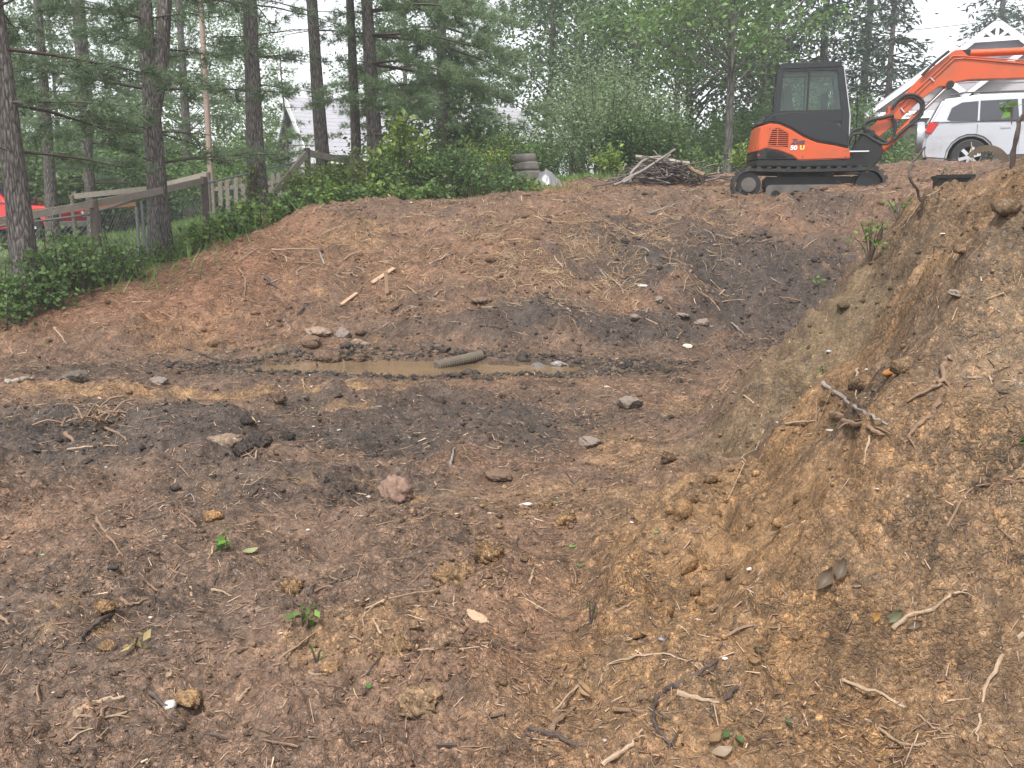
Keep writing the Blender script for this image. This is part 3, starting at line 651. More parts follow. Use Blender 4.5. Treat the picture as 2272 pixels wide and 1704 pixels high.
x, y = scatter(105000, p=1.25, keep=lambda x, y: not_lawn(x, y) & (RNG.random(len(x)) < 1 - .8 * mound_w(x, y) * sst(pit_dist(x, y), .2, .5) * sst(y, 3.4, 4.2)) & (RNG.random(len(x)) < .3 + .9 * sst(noise(x, y, .7, 64) + .6 * noise(x, y, .25, 65), -.35, .35)))
k = len(x); tag(mesh_np('wood_chips', *(lambda t: (t[0], t[1]))(rk := chips(x, y, RNG.lognormal(-3.75, .6, k) * (.75 + .06 * y), RNG.lognormal(-5.65, .45, k) * (.7 + .08 * y), palette(k, CH, .3), short=True)), MT['chip'], None, rk[2], False), 'splintered wood chips and bark strewn over the bare soil', 'wood chips', kind='stuff')
ST = [(.38, .26, .15), (.30, .19, .11), (.48, .36, .22), (.25, .14, .085)]
x, y = scatter(20000, p=.9, keep=lambda x, y: not_lawn(x, y) & (RNG.random(len(x)) < .3 + .7 * sst(y, 10.5, 12)) & (RNG.random(len(x)) < 1 - .85 * mound_w(x, y) * sst(pit_dist(x, y), .2, .5)))
k = len(x); tag(mesh_np('straw_litter', *(lambda t: (t[0], t[1]))(rk := chips(x, y, RNG.lognormal(-2.1, .5, k) * (.3 + .05 * y), RNG.lognormal(-5.8, .3, k) * (.6 + .07 * y), palette(k, ST, .3), .008, .35, .2)), MT['chip'], None, rk[2], False), 'dry straw and pine needles matted over the slope', 'straw', kind='stuff')
x = np.concatenate([RNG.normal(.9, .8, 2600), RNG.normal(-1.2, 1.2, 900), RNG.normal(2.4, .8, 900)]); y = np.concatenate([RNG.normal(13.0, .7, 2600), RNG.normal(13.4, .8, 900), RNG.normal(14.2, .5, 900)]); ok_ = (y > 11.2) & (noise(x, y, .5, 63) > -.15); x, y = x[ok_], y[ok_]
k = len(x); tag(mesh_np('straw_patches', *(lambda t: (t[0], t[1]))(rk := chips(x, y, RNG.lognormal(-1.9, .4, k), RNG.lognormal(-5.0, .3, k), palette(k, ST, .3), .015, .5, .3)), MT['chip'], None, rk[2], False), 'patches of pale dead grass stems on the far bank', 'straw', kind='stuff')
x = RNG.normal(-4.3, 1.1, 4200); y = RNG.normal(12.6, 1.2, 4200); ok_ = (y > 10.7) & not_lawn(x, y); x, y = x[ok_], y[ok_]
k = len(x); tag(mesh_np('pine_straw', *(lambda t: (t[0], t[1]))(rk := chips(x, y, RNG.lognormal(-2.0, .4, k), RNG.lognormal(-5.1, .3, k), palette(k, [(.26, .13, .07), (.20, .10, .06), (.34, .2, .12), (.14, .08, .05)], .3), .012, .4, .25)), MT['chip'], None, rk[2], False), 'rusty pine straw on the slope below the wire fence', 'straw', kind='stuff')
# pale flakes: paper-like bark, limestone bits
x, y = scatter(420, p=1.0, keep=not_lawn); r = RNG.lognormal(-4.75, .45, len(x)) * (.8 + .04 * y)
tag(mesh_np('pale_flakes', *(lambda t: (t[0], t[1]))(rk := rocks(x, y, r, .35, .2, palette(len(x), [(.5, .44, .4), (.4, .33, .28), (.6, .56, .52), (.3, .3, .33)], .2))), MT['stone'], None, rk[2], False), 'pale stone flakes and bark scraps dotted over the soil', 'flakes', kind='stuff')
# ------------------------------------------------------------------ excavator
M_OR = grimy('orange_paint', (.47, .062, .003), (.26, .08, .035), .32, .3, 2.5, coat=.3)
M_BK = plain('charcoal_plastic', (.006, .0065, .008), .28, spec=.4, var=.25, scale=3, coat=.15)
M_BK2 = plain('black_steel', (.006, .006, .0065), .45, var=.3, scale=6)
M_RUB = plain('rubber', (.022, .021, .020), .75, var=.3, scale=12, bump=.3)
M_TRK = grimy('muddy_rubber', (.016, .015, .015), (.10, .085, .07), .75, .3, 4)
M_FRAME = grimy('muddy_frame', (.06, .056, .054), (.17, .14, .115), .7, .6, 3)
M_CHROME = plain('chrome_rod', (.75, .75, .77), .15, metal=1, var=.05)
M_SLOT = plain('dark_slot', (.006, .006, .006), .9, var=.1)
M_GLS = glass_mat('cab_glass', (.90, .95, .93), .2, .04, (.13, .16, .15))  # milky grey-green base colour stands in for trees reflected in the panes
M_GRYP = plain('pale_pillar', (.42, .43, .46), .35, var=.08)
M_RED = plain('red_lens', (.45, .02, .015), .25)
M_DECW = plain('white_decal', (.75, .74, .70), .5, var=.03)
M_DECD = plain('dark_decal', (.05, .045, .06), .5, var=.03)
M_SEAT = plain('seat_vinyl', (.03, .03, .032), .6)
ex_p = px(1783, 452, 16.0)
EX = empty('excavator', (ex_p.x, 16.0, gz(ex_p.x, 16.0) - .02), rad(-13), 'orange and black compact excavator parked on the far bank', 'excavator'); EX.scale = (.92, .92, .92)
def ring_track(y0):
    R, xa, xb, zc = .285, -1.02, .98, .29
    path = []
    for i in range(9): a = math.pi / 2 + math.pi * i / 8; path.append((xa + R * math.cos(a), zc + R * math.sin(a)))
    for i in range(1, 12): path.append((xa + (xb - xa) * i / 12, zc - R))
    for i in range(9): a = -math.pi / 2 + math.pi * i / 8; path.append((xb + R * math.cos(a), zc + R * math.sin(a)))
    for i in range(1, 12):
        t = i / 12; path.append((xb + (xa - xb) * t, zc + R - .02 * math.sin(math.pi * t)))
    n = len(path); mb = MB()
    inner = [(x * .995 + (0 - x) * .0 + (-.0), z) for (x, z) in path]
    cx_, cz_ = -.02, zc
    v = []; f = []
    for k, (x, z) in enumerate(path):
        a, b = path[k - 1], path[(k + 1) % n]; tx_, tz_ = b[0] - a[0], b[1] - a[1]; l = math.hypot(tx_, tz_); nx, nz = tz_ / l, -tx_ / l
        if (x - cx_) * nx * .3 + (z - cz_) * nz < 0 and abs(nz) > .2: nx, nz = -nx, -nz
        if abs(nz) <= .2 and (x - cx_) * nx < 0: nx, nz = -nx, -nz
        for (yy, o) in ((y0 - .2, 0), (y0 + .2, 0), (y0 + .2, -.05), (y0 - .2, -.05)): v.append((x + nx * o, yy, z + nz * o))
        if True:
            M = Matrix.Translation((x, 0, z)) @ Matrix(((tx_ / l, 0, nx, 0), (0, 1, 0, 0), (tz_ / l, 0, nz, 0), (0, 0, 0, 1)))
            mb.box(-.035, .035, y0 - .2, y0 + .2, -.01, .035, M)
    for k in range(n):
        j = (k + 1) % n
        for q in range(4): f.append((k * 4 + q, k * 4 + (q + 1) % 4, j * 4 + (q + 1) % 4, j * 4 + q))
    mb.add(v, f); return mb
for y0 in (-.78, .78):
    sgn = -1 if y0 < 0 else 1
    ring_track(y0).build('track', M_TRK, EX)
    MB().cyl((-1.02, y0, .29), (0, 1, 0), .215, .3, 20).build('idler_wheel', M_BK2, EX, .01)
    MB().cyl((-1.02, y0 + sgn * .17, .29), (0, 1, 0), .13, .06, 20).build('idler_hub', M_FRAME, EX, .01)
    MB().cyl((.98, y0, .29), (0, 1, 0), .21, .26, 18).build('drive_sprocket', M_BK2, EX, .01)
    MB().prism([(-.72, .06), (.80, .06), (.80, .24), (.70, .29), (-.66, .29), (-.72, .25)], y0 - .17, y0 + .17).build('side_frame', M_FRAME, EX, .015)
    MB().box(.02, .11, y0 + sgn * .16, y0 + sgn * .20, .14, .23).build('frame_port', M_SLOT, EX)
    for rx in (-.55, -.2, .3, .6): MB().cyl((rx, y0, .11), (0, 1, 0), .085, .34, 14).build('road_wheel', M_BK2, EX)
MB().box(-.75, .75, -.62, .62, .22, .44).build('undercarriage', M_BK2, EX, .03)
MB().cyl((0, 0, .55), (0, 0, 1), .5, .2, 28).build('slew_ring', M_BK2, EX)
def curved_rear(mb, k=.16, w=.93, x0=-.3):
    mb.v = [(x - (k * (1 - (y / w) ** 2) * min(1, max(0, (x0 - x) / .5)) if x < x0 else 0), y, z) for (x, y, z) in mb.v]; return mb
def slab(poly, y0, y1, ny=1):
    mb = MB(); n = len(poly)
    v = [(x, y0 + (y1 - y0) * j / ny, z) for j in range(ny + 1) for (x, z) in poly]
    f = [tuple(range(n)), tuple(range((ny + 1) * n - 1, ny * n - 1, -1))]
    for j in range(ny):
        for i in range(n): f.append((j * n + i, (j + 1) * n + i, (j + 1) * n + (i + 1) % n, j * n + (i + 1) % n))
    return mb.add(v, f)
# revolving frame / lower skirt
curved_rear(slab([(-.90, .62), (-.2, .60), (.62, .60), (.66, .70), (-.895, .72)], -.92, .92, 8)).build('turntable_frame', M_BK2, EX, .012)
# orange side cover with its sweeping top line
orange = [(-.90, .86), (-.84, 1.30), (-.70, 1.34), (-.55, 1.32), (-.35, 1.23), (-.12, 1.09), (.1, 1.0), (.4, .945), (.64, .885), (.66, .72), (-.2, .70), (-.32, .79), (-.55, .875), (-.75, .91)]
curved_rear(slab(orange, -.93, -.06, 5)).build('side_cover', M_OR, EX, .02, seg=3)
black = [(-.84, 1.315), (-.80, 1.44), (-.69, 1.50), (-.35, 1.54), (-.05, 1.52), (.25, 1.40), (.47, 1.26), (.6, 1.09), (.655, .90), (.4, .96), (.1, 1.015), (-.12, 1.105), (-.35, 1.245), (-.55, 1.335), (-.70, 1.355)]
hood = curved_rear(slab(black, -.915, -.06, 5)).build('hood', M_BK, EX, .03, seg=3)
corner = [(-.90, .73), (-.905, .85), (-.75, .90), (-.55, .862), (-.33, .78), (-.22, .725)]
curved_rear(slab(corner, -.945, -.06, 5)).build('corner_guard', M_BK, EX, .015)
cw = [(-.90, .73), (-.90, .86), (-.84, 1.30), (-.80, 1.44), (-.69, 1.50), (-.35, 1.52), (-.3, .73)]
curved_rear(slab(cw, -.055, .93, 6)).build('counterweight', M_BK, EX, .03)
# grille: slots with louvres
gr = MB().prism([(-.725, .985), (-.66, 1.235), (-.56, 1.265), (-.385, 1.165), (-.385, .935)], -.9345, -.90).build('grille', M_SLOT, EX)
for i in range(9):
    z = .955 + i * .034
    x0 = -.73 + max(0, (z - .98)) * .28; x1 = -.383
    if z > 1.165: x1 = -.383 - (z - 1.165) * 1.7
    MB().box(x0, x1, -.9425, -.93, z, z + .013).build('louvre', M_OR, gr)
MB().box(-.575, -.56, -.944, -.93, .95, 1.262).build('grille_bar', M_OR, gr)
g2 = MB().prism([(-.74, .75), (-.74, .86), (-.62, .858), (-.45, .80), (-.36, .75)], -.9495, -.93).build('lower_vent', M_SLOT, EX)
for i in range(5): MB().box(-.735, -.42 - i * .05, -.955, -.946, .765 + i * .02, .771 + i * .02).build('slat', M_BK, g2)
MB().cyl((-.873, -.93, .80), (0, 1, 0), .017, .06, 12).build('reflector', M_RED, EX)
MB().cyl((-.64, -.915, 1.43), (0, 1, 0), .026, .02, 14).build('hood_lock', M_SLOT, EX)
for (bx, bz) in ((-.70, 1.25), (-.13, .76), (.58, .86), (.58, .76)): MB().cyl((bx, -.932, bz), (0, 1, 0), .012, .012, 10).build('bolt', M_FRAME, EX)
def lettering(txt, size, loc, mat, parent, shear=.2, sx=1.0, bold=.004):
    c = bpy.data.curves.new('lettering', 'FONT'); c.body = txt; c.size = size; c.extrude = .0015; c.shear = shear; c.offset = bold
    o = bpy.data.objects.new('lettering', c); COL.objects.link(o); o.parent = parent; c.materials.append(mat)
    me = bpy.data.meshes.new_from_object(o); bpy.data.objects.remove(o); o = bpy.data.objects.new('lettering', me); COL.objects.link(o); o.parent = parent
    o.location = loc; o.rotation_euler = (math.pi / 2, 0, 0); o.scale = (sx, 1, 1); return o
lettering('Z', .125, (-.335, -.9365, .978), M_DECD, EX, .25, 1.0); lettering('AXIS', .085, (-.265, -.9365, .978), M_DECD, EX, .25, .85)
lettering('50', .10, (-.345, -.9365, .885), M_DECW, EX, .05, 1.15); lettering('U', .10, (-.185, -.9365, .885), plain('yellow_decal', (.72, .6, .12), .5), EX, .05, 1.1)
# cab: corner posts, roof, panes, seat inside
cy0, cy1 = -.08, .90
cabp = [(-.50, 1.30), (-.47, 2.34), (-.40, 2.41), (.50, 2.41), (.60, 2.30), (.72, 1.55), (.74, .78), (.55, .72), (-.50, .72)]
CAB = MB().prism([(-.46, 2.33), (-.39, 2.415), (.48, 2.415), (.575, 2.34), (.57, 2.31), (-.45, 2.30)], cy0 - .01, cy1 + .01).build('cab_roof', M_GRYP if False else M_BK, EX, .03, seg=3)
MB().box(.06, .47, .1, .72, 2.412, 2.45).build('roof_hatch', M_BK2, CAB, .012)
MB().box(.1, .135, -.1, -.06, 2.36, 2.44).build('roof_clip', M_BK2, CAB)
for yy, nm in ((cy0, 'near'), (cy1 - .07, 'far')):
    MB().prism([(-.50, 1.4), (-.455, 2.33), (-.36, 2.33), (-.395, 1.4)], yy, yy + .07).build('cab_post', M_BK, EX, .01)
    MB().prism([(.47, 2.33), (.575, 2.33), (.71, 1.5), (.73, .75), (.60, .75), (.60, 1.5)], yy, yy + .07).build('cab_post', M_BK, EX, .01)
    MB().prism([(-.40, 1.40), (.60, 1.40), (.60, 1.60), (-.40, 1.60)], yy + .005, yy + .065).build('cab_sill', M_BK, EX, .006)
    MB().box(-.40, .50, yy + .01, yy + .06, 2.27, 2.33).build('cab_header', M_BK, EX)
    MB().box(.03, .06, yy + .01, yy + .05, 1.6, 2.28).build('window_divider', M_BK2, EX)
    MB().prism([(-.385, 1.60), (-.37, 2.27), (.48, 2.27), (.59, 1.60)], yy + .03, yy + .036).build('cab_window', M_GLS, EX)
MB().prism([(.577, 2.33), (.59, 2.32), (.735, 1.5), (.75, .78), (.735, .78), (.72, 1.5)], cy0 - .004, cy0 + .06).build('front_pillar', M_GRYP, EX)
MB().prism([(-.5, .75), (-.5, 1.4), (.13, 1.4), (.2, 1.3), (.6, 1.15), (.72, .75)], cy0 + .0, cy1).build('cab_base', M_BK2, EX, .01)
MB().prism([(.25, 1.40), (.25, 1.30), (.42, 1.22), (.58, 1.16), (.585, 1.40)], cy0 + .03, cy0 + .036).build('lower_window', M_GLS, EX)
MB().prism([(.60, 1.2), (.5, 2.3), (.51, 2.3), (.615, 1.2)], cy0 + .07, cy1 - .07).build('windscreen', M_GLS, EX)
MB().prism([(-.49, 1.42), (-.45, 2.3), (-.44, 2.3), (-.48, 1.42)], cy0 + .07, cy1 - .07).build('rear_window', M_GLS, EX)
MB().prism([(-.30, 1.40), (-.36, 2.05), (-.22, 2.06), (-.14, 1.52), (.22, 1.5), (.22, 1.38)], .18, .66).build('seat', M_SEAT, EX, .03)
MB().tube([(.35, .6, 1.3), (.38, .6, 1.55), (.36, .58, 1.72)], .018, 8).build('lever', M_BK2, EX); MB().box(.3, .42, .5, .7, 1.62, 1.95).build('monitor_column', M_BK2, EX, .02)
MB().tube(cr([(.63, -.06, 1.98), (.80, -.08, 1.93), (.83, -.08, 1.7), (.83, -.08, .95), (.70, -.06, .82)], 16), .011, 6).build('grab_rail', M_BK2, EX)
MB().tube([(.60, -.02, 2.19), (.72, -.06, 2.16)], .01, 6).build('mirror_arm', M_BK2, EX); MB().cyl((.73, -.07, 2.13), (1, 0, 0), .05, .04, 12).build('work_lamp', M_BK2, EX)
for o in list(EX.children):
    if o.name.split('.')[0] in ('cab_roof', 'cab_post', 'cab_sill', 'cab_header', 'window_divider', 'cab_window', 'front_pillar', 'cab_base', 'lower_window', 'windscreen', 'rear_window', 'seat', 'lever', 'monitor_column', 'grab_rail', 'mirror_arm', 'work_lamp'): o.scale = (1.09, 1, 1.02); o.location.x = -.085
# swing post and boom
by = -.02
MB().box(.55, .95, by - .3, by + .3, .62, .80).build('swing_bracket', M_BK2, EX, .02)
MB().cyl((.78, by - .34, .87), (1, 0, 0), .022, .5, 12).build('swing_rod', M_CHROME, EX)
MB().prism([(.72, .62), (.80, .98), (.95, 1.26), (1.10, 1.27), (1.16, 1.12), (1.30, .93), (1.30, .80), (1.12, .56), (.95, .52)], by - .17, by + .17).build('swing_post', M_BK2, EX, .03)
boom = [(1.00, 1.17), (1.10, 1.33), (1.37, 1.60), (1.85, 2.15), (2.33, 2.56), (2.46, 2.58), (2.60, 2.44), (3.78, 2.30), (4.45, 2.20), (4.52, 2.10), (4.42, 2.03), (3.78, 2.07), (2.62, 2.07), (2.42, 2.04), (2.33, 1.93), (2.24, 1.97), (2.15, 1.97), (1.87, 1.76), (1.45, 1.34), (1.14, 1.07)]
BM = slab(boom, by - .11, by + .11).build('boom', M_OR, EX, .012)
MB().box(1.33, 1.56, by - .125, by + .125, 1.43, 1.66, ).build('hose_guard', M_OR, BM, .01)
MB().cyl((1.08, by, 1.19), (0, 1, 0), .06, .36, 16).build('pivot_pin', M_BK2, EX); MB().cyl((2.32, by, 2.0), (0, 1, 0), .065, .26, 16).build('pivot_pin', M_BK2, EX)
a, b = Vector((1.26, by, .88)), Vector((1.95, by, 1.55)); d = (Vector((2.32, by, 2.0)) - a).normalized()
b = a + d * .93; e = Vector((2.32, by, 2.0))
CYL = MB().tube([a, b], .065, 18).build('boom_cylinder', M_OR, EX); MB().tube([b, e], .032, 14).build('piston_rod', M_CHROME, CYL)
AC = MB().tube([(2.60, by, 2.52), (3.70, by, 2.53)], .062, 18).build('arm_cylinder', M_OR, EX)
MB().tube([(3.70, by, 2.53), (4.45, by, 2.45)], .032, 12).build('piston_rod', M_CHROME, AC); MB().box(2.42, 2.62, by - .07, by + .07, 2.44, 2.58).build('cylinder_lug', M_BK2, AC, .01)
MB().prism([(4.30, 2.52), (4.52, 2.56), (4.66, 2.2), (4.62, .95), (4.50, .92), (4.36, 2.0)], by - .09, by + .09).build('arm', M_OR, EX, .012)
bk = [(4.48, 1.0), (4.72, 1.0), (4.86, .7), (4.8, .35), (4.5, .18), (4.22, .24), (4.2, .28), (4.48, .26), (4.70, .42), (4.74, .68), (4.64, .9)]
BKT = MB().prism(bk, by - .3, by + .3).build('bucket', M_BK2, EX, .008)
for k in range(5): MB().prism([(4.06, .24), (4.24, .22), (4.24, .29)], by - .3 + k * .135, by - .24 + k * .135).build('tooth', M_FRAME, BKT)
for off, pts in enumerate([
    [(.70, 1.02), (.76, 1.24), (.98, 1.28), (1.2, 1.12), (1.38, 1.04), (1.46, 1.2), (1.42, 1.44)], [(.68, .98), (.74, 1.16), (.94, 1.19), (1.12, 1.08), (1.3, 1.0), (1.44, 1.1), (1.47, 1.36), (1.40, 1.46)],
    [(.98, 1.24), (.94, 1.34), (1.04, 1.42), (1.25, 1.46), (1.42, 1.50)], [(1.38, 1.60), (1.52, 1.76), (1.72, 1.80), (1.86, 1.68), (1.84, 1.52), (1.70, 1.36)], [(1.40, 1.64), (1.56, 1.82), (1.76, 1.83), (1.90, 1.70), (1.88, 1.50), (1.72, 1.32)],
    [(1.72, 1.34), (1.56, 1.20), (1.46, 1.08)], [(1.84, 2.16), (2.05, 2.38), (2.25, 2.55)]]):
    MB().tube(cr([(x, by - .16 - .015 * (off % 3), z) for (x, z) in pts], 18), .034 if off in (2, 5) else .024, 8).build('hose', M_RUB, EX, smooth=True)
for k, o in enumerate((0, .055)):
    MB().tube([(1.52 + o * .6, by - .125, 1.66 - o), (2.32 + o * .5, by - .125, 2.47 - o), (2.5, by - .125, 2.46 - o * .6), (3.6, by - .125, 2.34 - o), (3.8, by - .125, 2.28 - o)], .011, 6).build('steel_pipe', M_OR, BM)
MB().bar((1.99, by - .13, 2.12), (2.05, by - .13, 2.06), .03, .02).build('pipe_clip', M_GRYP, BM); MB().bar((1.54, by - .14, 1.62), (1.6, by - .14, 1.55), .03, .02).build('pipe_clip', M_GRYP, BM)
# ------------------------------------------------------------------ road vehicles
M_TYRE = plain('tyre_rubber', (.02, .02, .021), .8, var=.25, scale=20, bump=.3); M_RIM = plain('alloy', (.55, .55, .56), .3, metal=.7, var=.08)
M_TINT = plain('tinted_glass', (.02, .022, .03), .06, spec=.8, var=.05); M_CLAD = plain('grey_cladding', (.05, .05, .052), .6)
def wheel(parent, x, y, r, w, sgn, spokes=6):
    wh = MB().lathe([(r * .62, -w / 2), (r * .93, -w / 2), (r, -w * .36), (r, w * .36), (r * .93, w / 2), (r * .62, w / 2)], (x, y, r), (0, 1, 0), 30, close=True).build('wheel', M_TYRE, parent, smooth=True)
    rim = MB(); rim.lathe([(r * .63, -w * .4), (r * .65, w * .42), (r * .60, w * .45), (r * .57, w * .3), (r * .55, 0)], (x, y, r), (0, sgn, 0), 30)
    for k in range(spokes):
        a_ = 2 * math.pi * k / spokes + .26; c_, s_ = math.cos(a_), math.sin(a_)
        rim.bar((x + c_ * r * .12, y + sgn * w * .4, r + s_ * r * .12), (x + c_ * r * .60, y + sgn * w * .36, r + s_ * r * .60), r * .19, w * .14, up=(0, 1, 0))
    rim.cyl((x, y + sgn * w * .38, r), (0, 1, 0), r * .17, w * .2, 16); rim.build('rim', M_RIM, wh)
    MB().cyl((x, y, r), (0, 1, 0), r * .55, w * .3, 20).build('brake_disc', M_SLOT, wh)
def arch_pts(cx, r, z0, n=9):
    return [(cx + r * math.cos(math.pi * k / n), max(z0, .36 + r * math.sin(math.pi * k / n))) for k in range(n + 1)]
def body_loft(outline_lo, sections, belt):
    pass
def car_shell(lower, hw, tumble=.06, crease=.04, ny=6):
    """lower-body outline pushed sideways with rounded flanks: y profile narrows towards top and bottom"""
    return slab(lower, -hw, hw, 1)
def suv(loc, rz):
    S = empty('silver_suv', loc, rz, 'silver SUV with a rear spare wheel parked behind the excavator boom', 'suv')
    paint = grimy('silver_paint', (.38, .39, .42), (.26, .22, .19), .25, .04, 2, metal=.3, coat=.6)
    xr, xf, r, hw = 0.0, 2.66, .37, .90
    low = [(-.93, .42), (-.95, .62), (-.92, .78), (-.86, .90), (-.84, 1.10), (2.3, 1.08), (2.62, 1.02), (3.35, .88), (3.50, .72), (3.52, .45), (3.42, .28)]
    low += arch_pts(xf, .45, .26) + arch_pts(xr, .45, .26) + [(-.46, .30), (-.88, .34)]
    body = slab(low, -hw, hw, 4); body.v = [(x, y * (1 - .05 * max(0, (z - .8)) - .10 * max(0, abs(x - 1.3) - 1.9)), z) for (x, y, z) in body.v]
    body.build('body', paint, S, .05, seg=3)
    top = MB(); L = [(-.85, 1.085), (-.60, 1.62), (.2, 1.70), (1.25, 1.68), (1.75, 1.52), (2.45, 1.07)]
    n = len(L); tw = [.86, .70, .68, .68, .71, .84]
    v = [(x, -t, z) for (x, z), t in zip(L, tw)] + [(x, t, z) for (x, z), t in zip(L, tw)]
    top.add(v, [tuple(range(n)), tuple(range(2 * n - 1, n - 1, -1))] + [(i, i + n, (i + 1) % n + n, (i + 1) % n) for i in range(n)])
    roof = top.build('cabin', paint, S, .05, seg=3)
    for s in (-1, 1):
        def wy(z): return s * (.865 - (z - 1.085) * .30 + .004)
        for (nm, P) in (('quarter_window', [(-.50, 1.17), (-.42, 1.42), (-.22, 1.53), (.10, 1.55), (.10, 1.14), (-.38, 1.13)]), ('side_window', [(.14, 1.14), (.14, 1.555), (.85, 1.565), (.90, 1.12)]), ('side_window', [(.96, 1.12), (.93, 1.565), (1.32, 1.55), (1.66, 1.42), (2.0, 1.13)])):
            mb = MB(); k = len(P); mb.add([(x, wy(z), z) for (x, z) in P] + [(x, wy(z) - s * .03, z) for (x, z) in P], [tuple(range(k)), tuple(range(2 * k - 1, k - 1, -1))] + [(i, i + k, (i + 1) % k + k, (i + 1) % k) for i in range(k)]); mb.build(nm, M_TINT, S)
        MB().prism([(-.925, .92), (-.86, 1.12), (-.66, 1.10), (-.80, .86)], s * .78, s * .895).build('tail_lamp', M_RED, S, .01)
        MB().box(.55, .75, s * .88 - .02, s * .88 + .02, .96, .99).build('door_handle', paint, S); MB().box(1.55, 1.75, s * .88 - .02, s * .88 + .02, .95, .98).build('door_handle', paint, S)
        MB().prism([(.46, .25), (2.2, .25), (2.2, .40), (.46, .40)], s * .84, s * .91).build('sill_cladding', M_CLAD, S, .01)
        MB().tube([(-.45, s * .62, 1.70), (-.2, s * .62, 1.745), (1.2, s * .62, 1.735), (1.35, s * .62, 1.70)], .018, 8).build('roof_rail', M_CLAD, S)
        MB().box(1.9, 2.02, s * .9, s * 1.05, 1.08, 1.2).build('wing_mirror', paint, S, .02)
        for xx in (xr, xf): wheel(S, xx, s * .80, r, .22, s)
        MB().box(.92, .926, s * .896 - .004, s * .896 + .004, .42, 1.06).build('door_gap', M_SLOT, S); MB().box(.10, .106, s * .896 - .004, s * .896 + .004, .72, 1.06).build('door_gap', M_SLOT, S)
    for xx in (xr, xf): MB().cyl((xx, 0, .42), (0, 1, 0), .40, 1.5, 20).build('wheel_well', M_SLOT, S)
    MB().lathe([(.0, -.12), (.30, -.12), (.345, -.09), (.355, -.02), (.34, .06), (.0, .06)], (-.99, 0, .86), (-1, 0, 0), 30).build('spare_wheel_cover', paint, S, smooth=True)
    MB().cyl((-.95, 0, .86), (1, 0, 0), .33, .1, 24).build('spare_tyre', M_TYRE, S)
    MB().prism([(-.835, 1.14), (-.63, 1.56), (-.645, 1.57), (-.85, 1.15)], -.62, .62).build('rear_window', M_TINT, S); MB().prism([(1.80, 1.50), (2.42, 1.10), (2.43, 1.12), (1.81, 1.515)], -.66, .66).build('windscreen', M_TINT, S)
    MB().box(-.9, -.5, -.7, .7, .25, .40).build('underbody', M_SLOT, S); MB().tube([(-.95, -.5, .3), (-.6, -.5, .3)], .03, 8).build('tailpipe', M_FRAME, S)
    return S
p = px(2140, 366, 20.6); th = rad(-20)
zs = gz(p.x, 20.6); SUVO = suv((p.x + .38, 20.6 + .80, gz(p.x + 1.2, 21.2)), th)
def pickup(loc, rz):
    S = empty('red_pickup', loc, rz, 'red pickup truck parked beyond the wooden rail fence', 'truck')
    paint = plain('red_paint', (.55, .02, .022), .25, coat=.6, var=.06); hw = .88; r = .36
    low = [(-1.1, .45), (-1.12, 1.02), (2.05, 1.04), (2.30, 1.04), (3.25, .98), (3.45, .88), (3.50, .62), (3.48, .42)] + arch_pts(2.75, .44, .36) + arch_pts(0, .44, .36)
    slab(low, -hw, hw).build('body', paint, S, .04, seg=3)
    L = [(.55, 1.03), (.62, 1.60), (.78, 1.68), (1.45, 1.68), (2.15, 1.03)]; tw = [.84, .70, .68, .68, .82]; n = len(L); top = MB()
    top.add([(x, -t, z) for (x, z), t in zip(L, tw)] + [(x, t, z) for (x, z), t in zip(L, tw)], [tuple(range(n)), tuple(range(2 * n - 1, n - 1, -1))] + [(i, i + n, (i + 1) % n + n, (i + 1) % n) for i in range(n)])
    top.build('cab', paint, S, .04, seg=3)
    pale = plain('painted_reflection_glass', (.45, .48, .5), .08, spec=.8, var=.1)  # bright reflection painted into the pale base colour of the glass
    for s in (-1, 1):
        P = [(1.18, 1.10), (1.18, 1.58), (1.42, 1.58), (1.95, 1.10)]; wy = lambda z: s * (.845 - (z - 1.03) * .245 + .004)
        for PP in (P, [(.68, 1.10), (.70, 1.56), (1.12, 1.58), (1.12, 1.10)]):
            mb = MB(); k = len(PP); mb.add([(x, wy(z), z) for (x, z) in PP] + [(x, wy(z) - s * .03, z) for (x, z) in PP], [tuple(range(k)), tuple(range(2 * k - 1, k - 1, -1))] + [(i, i + k, (i + 1) % k + k, (i + 1) % k) for i in range(k)]); mb.build('side_window', pale, S)
        for xx in (0, 2.75): wheel(S, xx, s * .78, r, .24, s)
        MB().box(3.3, 3.52, s * .55, s * .86, .68, .85).build('headlamp', M_GRYP, S, .02)
        MB().box(1.15, 1.16, s * .878 - .006, s * .878 + .006, .5, 1.02).build('door_gap', M_SLOT, S)
    for xx in (0, 2.75): MB().cyl((xx, 0, .40), (0, 1, 0), .39, 1.4, 20).build('wheel_well', M_SLOT, S)
    MB().prism([(1.52, 1.64), (2.10, 1.08), (2.12, 1.09), (1.54, 1.65)], -.62, .62).build('windscreen', M_TINT, S)
    MB().box(3.42, 3.58, -.86, .86, .42, .58).build('bumper', M_GRYP, S, .03)
    return S
pk = px(-45, 440, 27.0); pickup((pk.x - .7, 27.0, px(60, 402, 27).z - 1.70), rad(-6))
